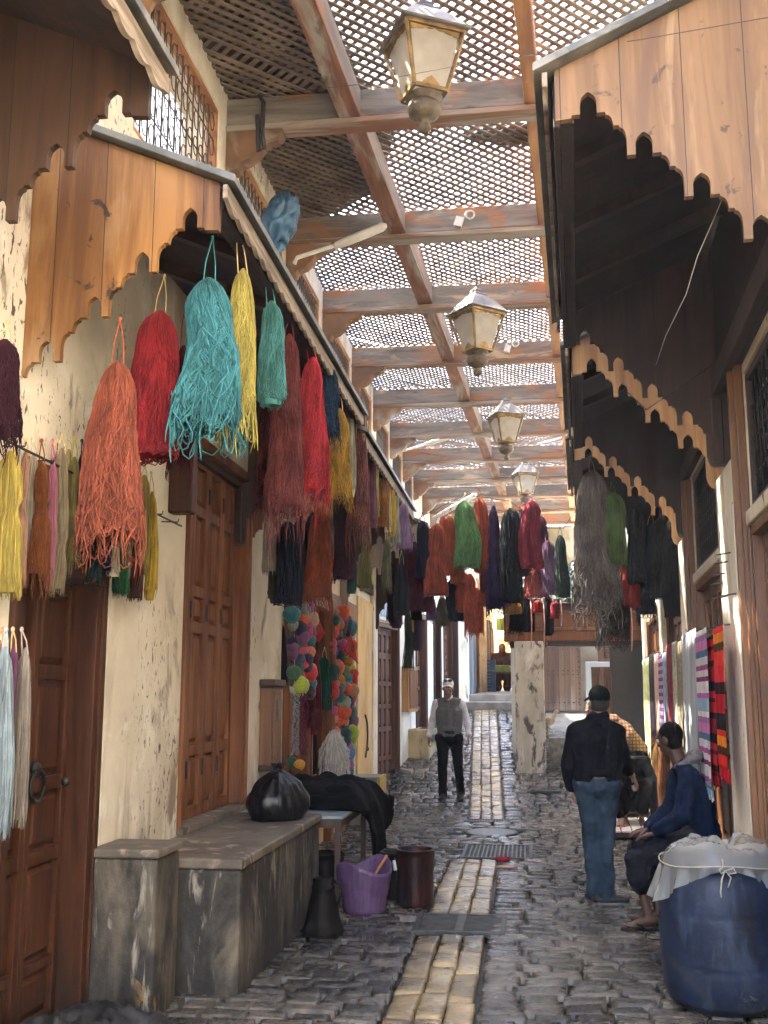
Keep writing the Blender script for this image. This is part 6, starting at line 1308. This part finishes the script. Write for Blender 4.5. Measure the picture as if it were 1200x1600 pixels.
flesh(b, 'jacket', clothm('blue fleece', (.0045,.013,.040), (.003,.009,.027), ns=9, bump=.3), p3, .010, 3, .035, .10)
b = MB(); n_ = J['nek']
for k in range(14):
    a = 2*PI*k/14; c0 = n_+V3((.045+.085*math.cos(a), .015+.115*math.sin(a), .015+.045*math.cos(a)*1)); a2 = 2*PI*(k+1)/14; c1 = n_+V3((.045+.085*math.cos(a2), .015+.115*math.sin(a2), .015+.045*math.cos(a2))); cone(b, c0, c1, .034+.014*math.cos(a), .034+.014*math.cos(a2), 8)
flesh(b, 'hood', clothm('grey marl hood', (.19,.175,.175), (.13,.12,.12), ns=30), p3, .009, 3, .02, .06)
b = MB(); legs(b, J, .022, .30, .03); flesh(b, 'trousers', clothm('dark blue grey trousers', (.014,.014,.022), (.009,.009,.014)), p3, .010, 3, .035, .08)
b = MB(); ell(b, hc-fv.normalized()*.018+V3((0,0,.030)), (.081,.096,.093), fv, uv); ell(b, hc-fv.normalized()*.04-V3((0,0,.03)), (.072,.06,.065), fv, uv); flesh(b, 'hair', HAIR, p3, .007, 2)
for k in 'lr':
    a = J['an'+k]; d = V3((-.95,-.2,0) if k == 'l' else (-.9,.15,0)).normalized(); s = V3((-d.y,d.x,0)); q = MB(); P = []
    for i in range(22): th = 2*PI*i/22; x = math.cos(th); P.append((.07+.135*x, (.043+.006*x)*math.sin(th)))
    q.prism(P, lambda x, y, t: (a.x+d.x*x+s.x*y, a.y+d.y*x+s.y*y, t), .003, .022); o = q.build('flip_flop', BLKP, p3, bevel=.003)
    q = MB(); c0 = V3((a.x,a.y,0))+d*.15; q.tube([c0+V3((0,0,.02)), c0-d*.02+V3((0,0,.06)), c0-d*.08+s*.045+V3((0,0,.05)), c0-d*.11+s*.046+V3((0,0,.018))], .007, 6); q.tube([c0+V3((0,0,.02)), c0-d*.02+V3((0,0,.06)), c0-d*.08-s*.045+V3((0,0,.05)), c0-d*.11-s*.046+V3((0,0,.018))], .007, 6); q.build('strap', BLKP, o, smooth=True)
t = thing('stool','low wooden stool under the seated man','stool',(1.22,8.28,0))
q = MB(); q.box(-.14,.16,-.16,.16,.475,.515); q.build('seat', W_OLD, t, bevel=.006)
for x in (-.11,.13):
    for y in (-.13,.13): q = MB(); q.bar((x*1.15,y*1.15,0),(x,y,.475),.035,.035); q.build('leg', W_OLD, t)
# --- person squatting over the goods
r0 = V3((1.25,13.62,.09)); p4 = thing('person','person in black squatting with both hands on the white packs','person',tuple(r0))
J = dict(pel=V3((.0,.24,.30)), che=V3((-.01,.08,.60)), nek=V3((-.04,-.06,.76)), shl=V3((-.19,-.02,.69)), shr=V3((.17,.0,.73)), ell=V3((-.24,-.16,.40)), elr=V3((.27,-.10,.46)), wrl=V3((-.17,-.33,.115)), wrr=V3((.245,-.25,.14)),
         hpl=V3((-.11,.22,.26)), hpr=V3((.11,.22,.26)), knl=V3((-.16,-.14,.44)), knr=V3((.17,-.16,.48)), anl=V3((-.09,-.0,.085)), anr=V3((.11,-.06,.085)))
hc = V3((-.10,-.16,.83)); fv, uv = V3((-.2,-.8,-.55)), V3((0,-.5,.85))
b = MB(); torso(b, J, -.018); [arm(b, J, k, -.004) for k in 'lr']; legs(b, J, -.014); cone(b, J['nek']-V3((0,-.03,.04)), hc-V3((0,-.03,.03)), .054, .054); head(b, hc, fv, uv)
hand(b, J['wrl'], (-.05,-.75,-.55), (0,-.6,-.9), (1,0,0), .12, .5); hand(b, J['wrr'], (.0,-.45,-.9), (0,.8,-.5), (-1,0,0), .18, .5)
for k in 'lr': a = J['an'+k]; chain(b, [a+V3((0,.03,-.03)), a+V3((0,-.06,-.045)), a+V3((0,-.15,-.06))], [.04,.036,.024], 10); [cone(b, a+V3((x,-.15,-.065)), a+V3((x*1.1,-.20,-.07)), .011, .009, 8) for x in (-.03,-.014,0,.014,.03)]
flesh(b, 'body', skinm('squat', (.18,.09,.056)), p4, .0068, 2); face_bits(p4, hc, fv, uv)
b = MB(); torso(b, J, .03); [arm(b, J, k, .022, .9) for k in 'lr']; flesh(b, 'jacket', clothm('black jacket', (.0055,.006,.008)), p4, .011, 3, .03, .1)
b = MB(); legs(b, J, .022, .75, .01); flesh(b, 'trousers', clothm('black joggers', (.0045,.0045,.0055)), p4, .011, 3, .03, .1)
b = MB(); ell(b, hc+V3((.0,.03,.035)), (.083,.098,.09), fv, uv); b.build('hair', HAIR, p4, smooth=True)
# --- person in plaid stooping behind
def plaid():
    m = clothm('plaid shirt cotton', (.30,.20,.115), (.24,.155,.09)); N = m.node_tree.nodes; L = m.node_tree.links; P = N['Principled BSDF']; src = P.inputs['Base Color'].links[0].from_socket
    tc = N.new('ShaderNodeTexCoord'); sp = N.new('ShaderNodeSeparateXYZ'); L.new(tc.outputs['Object'], sp.inputs[0])
    for ax in (0, 2):
        a = N.new('ShaderNodeMath'); a.operation = 'MULTIPLY'; L.new(sp.outputs[ax], a.inputs[0]); a.inputs[1].default_value = 21
        f = N.new('ShaderNodeMath'); f.operation = 'FRACT'; L.new(a.outputs[0], f.inputs[0]); l = N.new('ShaderNodeMath'); l.operation = 'LESS_THAN'; L.new(f.outputs[0], l.inputs[0]); l.inputs[1].default_value = .38
        k = N.new('ShaderNodeMath'); k.operation = 'MULTIPLY'; L.new(l.outputs[0], k.inputs[0]); k.inputs[1].default_value = .75
        x = N.new('ShaderNodeMix'); x.data_type = 'RGBA'; L.new(k.outputs[0], x.inputs[0]); L.new(src, x.inputs[6]); x.inputs[7].default_value = (.10,.028,.022,1); src = x.outputs[2]
    L.new(src, P.inputs['Base Color']); return m
r0 = V3((1.42,15.3,gz(15.3)-.01)); p5 = thing('person','person in a tan and maroon plaid shirt stooping behind the standing man','person',tuple(r0))
J = dict(pel=V3((.12,.0,.86)), che=V3((-.10,-.02,1.15)), nek=V3((-.36,-.04,1.33)), shl=V3((-.23,-.19,1.29)), shr=V3((-.23,.15,1.29)), ell=V3((-.02,-.30,1.10)), elr=V3((-.25,.2,1.08)), wrl=V3((-.20,-.34,.92)), wrr=V3((-.32,.08,.85)),
         hpl=V3((.10,-.10,.80)), hpr=V3((.10,.10,.80)), knl=V3((.02,-.12,.43)), knr=V3((.05,.1,.43)), anl=V3((.06,-.12,.085)), anr=V3((.08,.12,.085)))
hc = V3((-.51,-.05,1.43)); fv, uv = V3((-.9,-.15,-.5)), V3((-.4,0,.9))
b = MB(); torso(b, J, -.018); [arm(b, J, k, -.004) for k in 'lr']; legs(b, J, -.018); cone(b, J['nek'], hc, .054, .054); head(b, hc, fv, uv); hand(b, J['wrl'], (-.5,0,-1), (0,1,0), (-1,0,.3), .5); hand(b, J['wrr'], (-.5,0,-1), (0,-1,0), (-1,0,.3), .5)
flesh(b, 'body', skinm('tan', (.25,.125,.078)), p5, .008, 2); face_bits(p5, hc, fv, uv)
b = MB(); torso(b, J, .018); [arm(b, J, k, .022, .95) for k in 'lr']; cone(b, J['pel']+V3((0,-.06,-.08)), J['pel']+V3((0,.06,-.08)), .13, .13); flesh(b, 'shirt', plaid(), p5, .011, 3, .03, .1)
b = MB(); legs(b, J, .018, 1.0, .01); flesh(b, 'trousers', clothm('black joggers', (.0045,.0045,.0055)), p5, .012, 3, .02, .1)
for an, to in ((J['anl'],(-.3,-.14,0)),(J['anr'],(-.3,.12,0))): shoe(p5, an, to, mat('brown sandals', (.06,.035,.02), rough=.6))
b = MB(); ell(b, hc+V3((.02,0,.05)), (.088,.108,.085), fv, uv); flesh(b, 'knitted_cap', clothm('grey green knit cap', (.16,.19,.16), ns=40), p5, .009)
# --- person at the far stall
r0 = V3((-.62,29.3,1.72)); p6 = thing('person','person in a rust brown hooded robe behind the far stall table','person',tuple(r0))
J = dict(pel=V3((0,.05,.50)), che=V3((0,0,.82)), nek=V3((0,-.02,1.02)), shl=V3((-.20,0,.96)), shr=V3((.20,0,.96)), ell=V3((-.29,-.06,.70)), elr=V3((.29,-.06,.70)), wrl=V3((-.14,-.30,.60)), wrr=V3((.14,-.30,.60)),
         hpl=V3((-.1,.0,.46)), hpr=V3((.1,0,.46)), knl=V3((-.13,-.40,.44)), knr=V3((.13,-.4,.44)), anl=V3((-.12,-.40,.08)), anr=V3((.12,-.40,.08)))
hc = V3((0,-.06,1.17)); fv, uv = V3((.1,-1,-.2)), V3((0,-.1,1))
b = MB(); torso(b, J, -.018); [arm(b, J, k, -.004) for k in 'lr']; legs(b, J, -.018); cone(b, J['nek'], hc, .054, .054); head(b, hc, fv, uv); hand(b, J['wrl'], (.3,-.8,-.2), (0,0,-1), (1,0,0), .3); hand(b, J['wrr'], (-.3,-.8,-.2), (0,0,-1), (-1,0,0), .3)
flesh(b, 'body', skinm('deep', (.19,.095,.06)), p6, .009, 2)
b = MB(); torso(b, J, .04); [arm(b, J, k, .035, .9) for k in 'lr']; legs(b, J, .05, .9, .02); flesh(b, 'robe', clothm('rust brown robe', (.115,.042,.022)), p6, .014, 3, .03, .1)
b = MB(); ell(b, hc+V3((0,.035,.015)), (.098,.10,.125), fv, uv); cone(b, hc+V3((0,.03,-.05)), J['nek'], .09, .11); flesh(b, 'hood', clothm('rust brown robe', (.115,.042,.022)), p6, .012)
q = MB(); q.box(-.2,.2,-.18,.2,.40,.44); [q.bar((x,y,0),(x,y,.40),.05,.05) for x in (-.17,.17) for y in (-.15,.17)]; o = q.build('stool', W_OLD); o.location = r0; tag(o, 'plain stool under the robed person at the far stall', 'stool')
t = thing('stall_table','dark wooden stall table with green goods far up the lane','table',(-.50,28.4,1.70))
q = MB(); q.box(-.36,.36,-.28,.28,.50,.54); q.build('table_top', W_OLD, t); q = MB(); q.box(-.32,.32,-.24,.24,.16,.18); q.build('shelf', W_OLD, t)
for x in (-.32,.32):
    for y in (-.24,.24): q = MB(); q.bar((x,y,0),(x,y,.50),.06,.06); q.build('leg', W_OLD, t)
gr = random.Random(2)
q = MB(); q.box(-.33,.10,-.24,.10,0,.12); [q.ball((gr.uniform(-.28,.05), gr.uniform(-.2,.06), .13), .045, .045, .04, 8, 6) for _ in range(24)]; o = q.build('produce_crate', mat('green produce', (.26,.36,.06), (.14,.22,.04), .6, ns=9)); o.location = (-.50,28.4,2.245); tag(o, 'green crate of produce on the far stall table', 'crate')
q = MB(); q.ball((0,0,.06), .18,.12,.09, 12, 7, fn=lambda th, p: 1+.15*math.sin(4*th)); o = q.build('white_sack', mat('white sack', (.66,.64,.62), rough=.8), smooth=True); o.location = (-.36,28.45,2.245); tag(o, 'white sack lying on the right of the far stall table', 'sack')
def crate(x, y, z, label, m):
    t = thing('plastic_crate', label, 'crate', (x,y,z), 0, 'blue crates stacked by the far stall'); q = MB(); q.box(-.2,.2,-.15,.15,0,.02)
    for k in range(3): q.box(-.2,.2,-.15,-.13,.04+.085*k,.10+.085*k); q.box(-.2,.2,.13,.15,.04+.085*k,.10+.085*k); q.box(-.2,-.18,-.13,.13,.04+.085*k,.10+.085*k); q.box(.18,.2,-.13,.13,.04+.085*k,.10+.085*k)
    for x_ in (-.2,.18):
        for y_ in (-.152,.132): q.box(x_,x_+.02,y_,y_+.02,.02,.29)
    q.build('basket', m, t)
BCR = mat('blue crate plastic', (.03,.10,.24), rough=.4)
crate(-.98,28.2,1.68,'blue crate at the bottom of the stack by the far stall',BCR); crate(-.98,28.2,1.975,'blue crate at the middle of the stack by the far stall',BCR); crate(-.98,28.2,2.27,'topmost blue crate of the stack by the far stall',BCR)
t = thing('plastic_chair','small orange red plastic chair beside the far stall table','chair',(-.02,27.4,1.69)); OR_ = mat('orange red plastic', (.50,.07,.03), rough=.4)
q = MB(); q.box(-.2,.2,-.2,.2,.26,.29); q.build('seat', OR_, t, bevel=.01); q = MB(); q.box(-.2,.2,.17,.2,.29,.55); q.build('backrest', OR_, t, bevel=.01)
for x in (-.17,.17):
    for y in (-.17,.17): q = MB(); q.bar((x,y,0),(x,y,.26),.04,.04); q.build('leg', OR_, t)
# --- hen on the raised ground
hy_ = 18.05; hz = .95+.8*(hy_-17.75)/6.15; hp = at_y(857,1150,hy_); t = thing('hen','pale buff hen walking on the raised ground beside the pillar','hen',(hp.x,hy_,hz))
b = MB(); ell(b, V3((-.02,0,.22)), (.075,.13,.085), (1,0,.12), (0,0,1)); ell(b, V3((-.10,0,.25)), (.06,.09,.07), (1,0,-.3), (0,0,1)); chain(b, [V3((.07,0,.25)), V3((.115,0,.32)), V3((.13,0,.375))], [.058,.038,.030], 10)
ell(b, V3((.142,0,.385)), (.027,.036,.030), (1,0,0), (0,0,1)); chain(b, [V3((-.12,0,.27)), V3((-.20,0,.33)), V3((-.24,0,.36))], [.05,.04,.018], 10)
chain(b, [V3((.0,-.035,.16)), V3((.02,-.035,.10)), V3((.005,-.035,.02))], [.030,.013,.009], 8); chain(b, [V3((-.02,.035,.16)), V3((.05,.035,.10)), V3((.09,.035,.02))], [.030,.013,.009], 8)
for f0 in (V3((.005,-.035,.01)), V3((.09,.035,.01))): [cone(b, f0, f0+V3((.045*math.cos(a), .045*math.sin(a), .0)), .008, .005, 6) for a in (-.5,0,.5,PI)]
flesh(b, 'body', mat('buff feathers', (.52,.40,.26), (.34,.25,.16), .8, ns=16, bump=.5, bs=40), t, .007, 2)
q = MB(); [q.ball((.135+.018*k,0,.418-.003*k), .012, .005, .016, 6, 5) for k in range(3)]; q.ball((.165,0,.352), .008, .006, .016, 6, 5); q.build('comb', mat('red comb', (.40,.03,.03), rough=.5), t, smooth=True); q = MB(); q.tube([(.172,0,.385),(.198,0,.378)], [.009,.002], 6); q.build('beak', mat('beak horn', (.40,.25,.08), rough=.4), t)
for s in (-1,1): q = MB(); ell(q, V3((-.05,s*.066,.225)), (.022,.10,.055), (1,0,.15), (0,0,1)); q.build('wing', mat('wing feathers', (.44,.32,.19), (.27,.19,.12), .8, ns=22, stretch=(.4,1,2), bump=.5, bs=30), t, smooth=True)
# ------------------------------------------------------------------ thin haze, added to lift the dark parts as lens glare does
q = MB(); q.box(-130,130,-110,130,-1.5,9.5); hz_ = q.build('haze', bpy.data.materials.new('hazy air')); hz_['kind'] = 'stuff'
hm = hz_.data.materials[0]; hm.use_nodes = True; hn = hm.node_tree; hn.nodes.remove(hn.nodes['Principled BSDF']); pv = hn.nodes.new('ShaderNodeVolumePrincipled'); pv.inputs['Color'].default_value = (.9,.92,.95,1); pv.inputs['Density'].default_value = HAZE
hn.links.new(pv.outputs[0], hn.nodes['Material Output'].inputs['Volume'])
# ------------------------------------------------------------------ camera, light
cam = bpy.data.cameras.new('camera'); co = bpy.data.objects.new('camera', cam); C.objects.link(co); SC.camera = co
co.location = (0,0,EYE); co.rotation_euler = (PI/2+PITCH, 0, YAW); cam.sensor_fit = 'VERTICAL'; cam.sensor_height = 32.0; cam.lens = F/1600*32; cam.clip_start = .05; cam.clip_end = 2000
SUN_EL, SUN_AZ = math.radians(60), math.radians(-76)     # azimuth clockwise from +Y: from the left and a little ahead
sd = Vector((math.sin(SUN_AZ)*math.cos(SUN_EL), math.cos(SUN_AZ)*math.cos(SUN_EL), math.sin(SUN_EL)))
sl = bpy.data.lights.new('sun','SUN'); sl.energy = 3.0; sl.angle = math.radians(.6); sl.color = (1,.93,.82); so = bpy.data.objects.new('sun', sl); C.objects.link(so); so.rotation_euler = (-sd).to_track_quat('-Z','Y').to_euler(); so.location = sd*60
w = bpy.data.worlds.new('World'); SC.world = w; w.use_nodes = True; nt = w.node_tree; bg = nt.nodes['Background']; sk = nt.nodes.new('ShaderNodeTexSky'); sk.sky_type = 'NISHITA'; sk.sun_disc = False
sk.sun_elevation = SUN_EL; sk.sun_rotation = SUN_AZ; sk.air_density = .8; sk.dust_density = 4.0; sk.ozone_density = 1.0; nt.links.new(sk.outputs[0], bg.inputs[0]); bg.inputs[1].default_value = .15
SC.view_settings.view_transform = 'Standard'; SC.view_settings.look = 'None'; SC.view_settings.gamma = 1; SC.view_settings.exposure = 4.75
SC.render.engine = 'CYCLES'; cy = SC.cycles; cy.use_denoising = True; cy.max_bounces = 10; cy.diffuse_bounces = 5; cy.glossy_bounces = 3; cy.transmission_bounces = 6; cy.transparent_max_bounces = 10; cy.caustics_reflective = False; cy.caustics_refractive = False
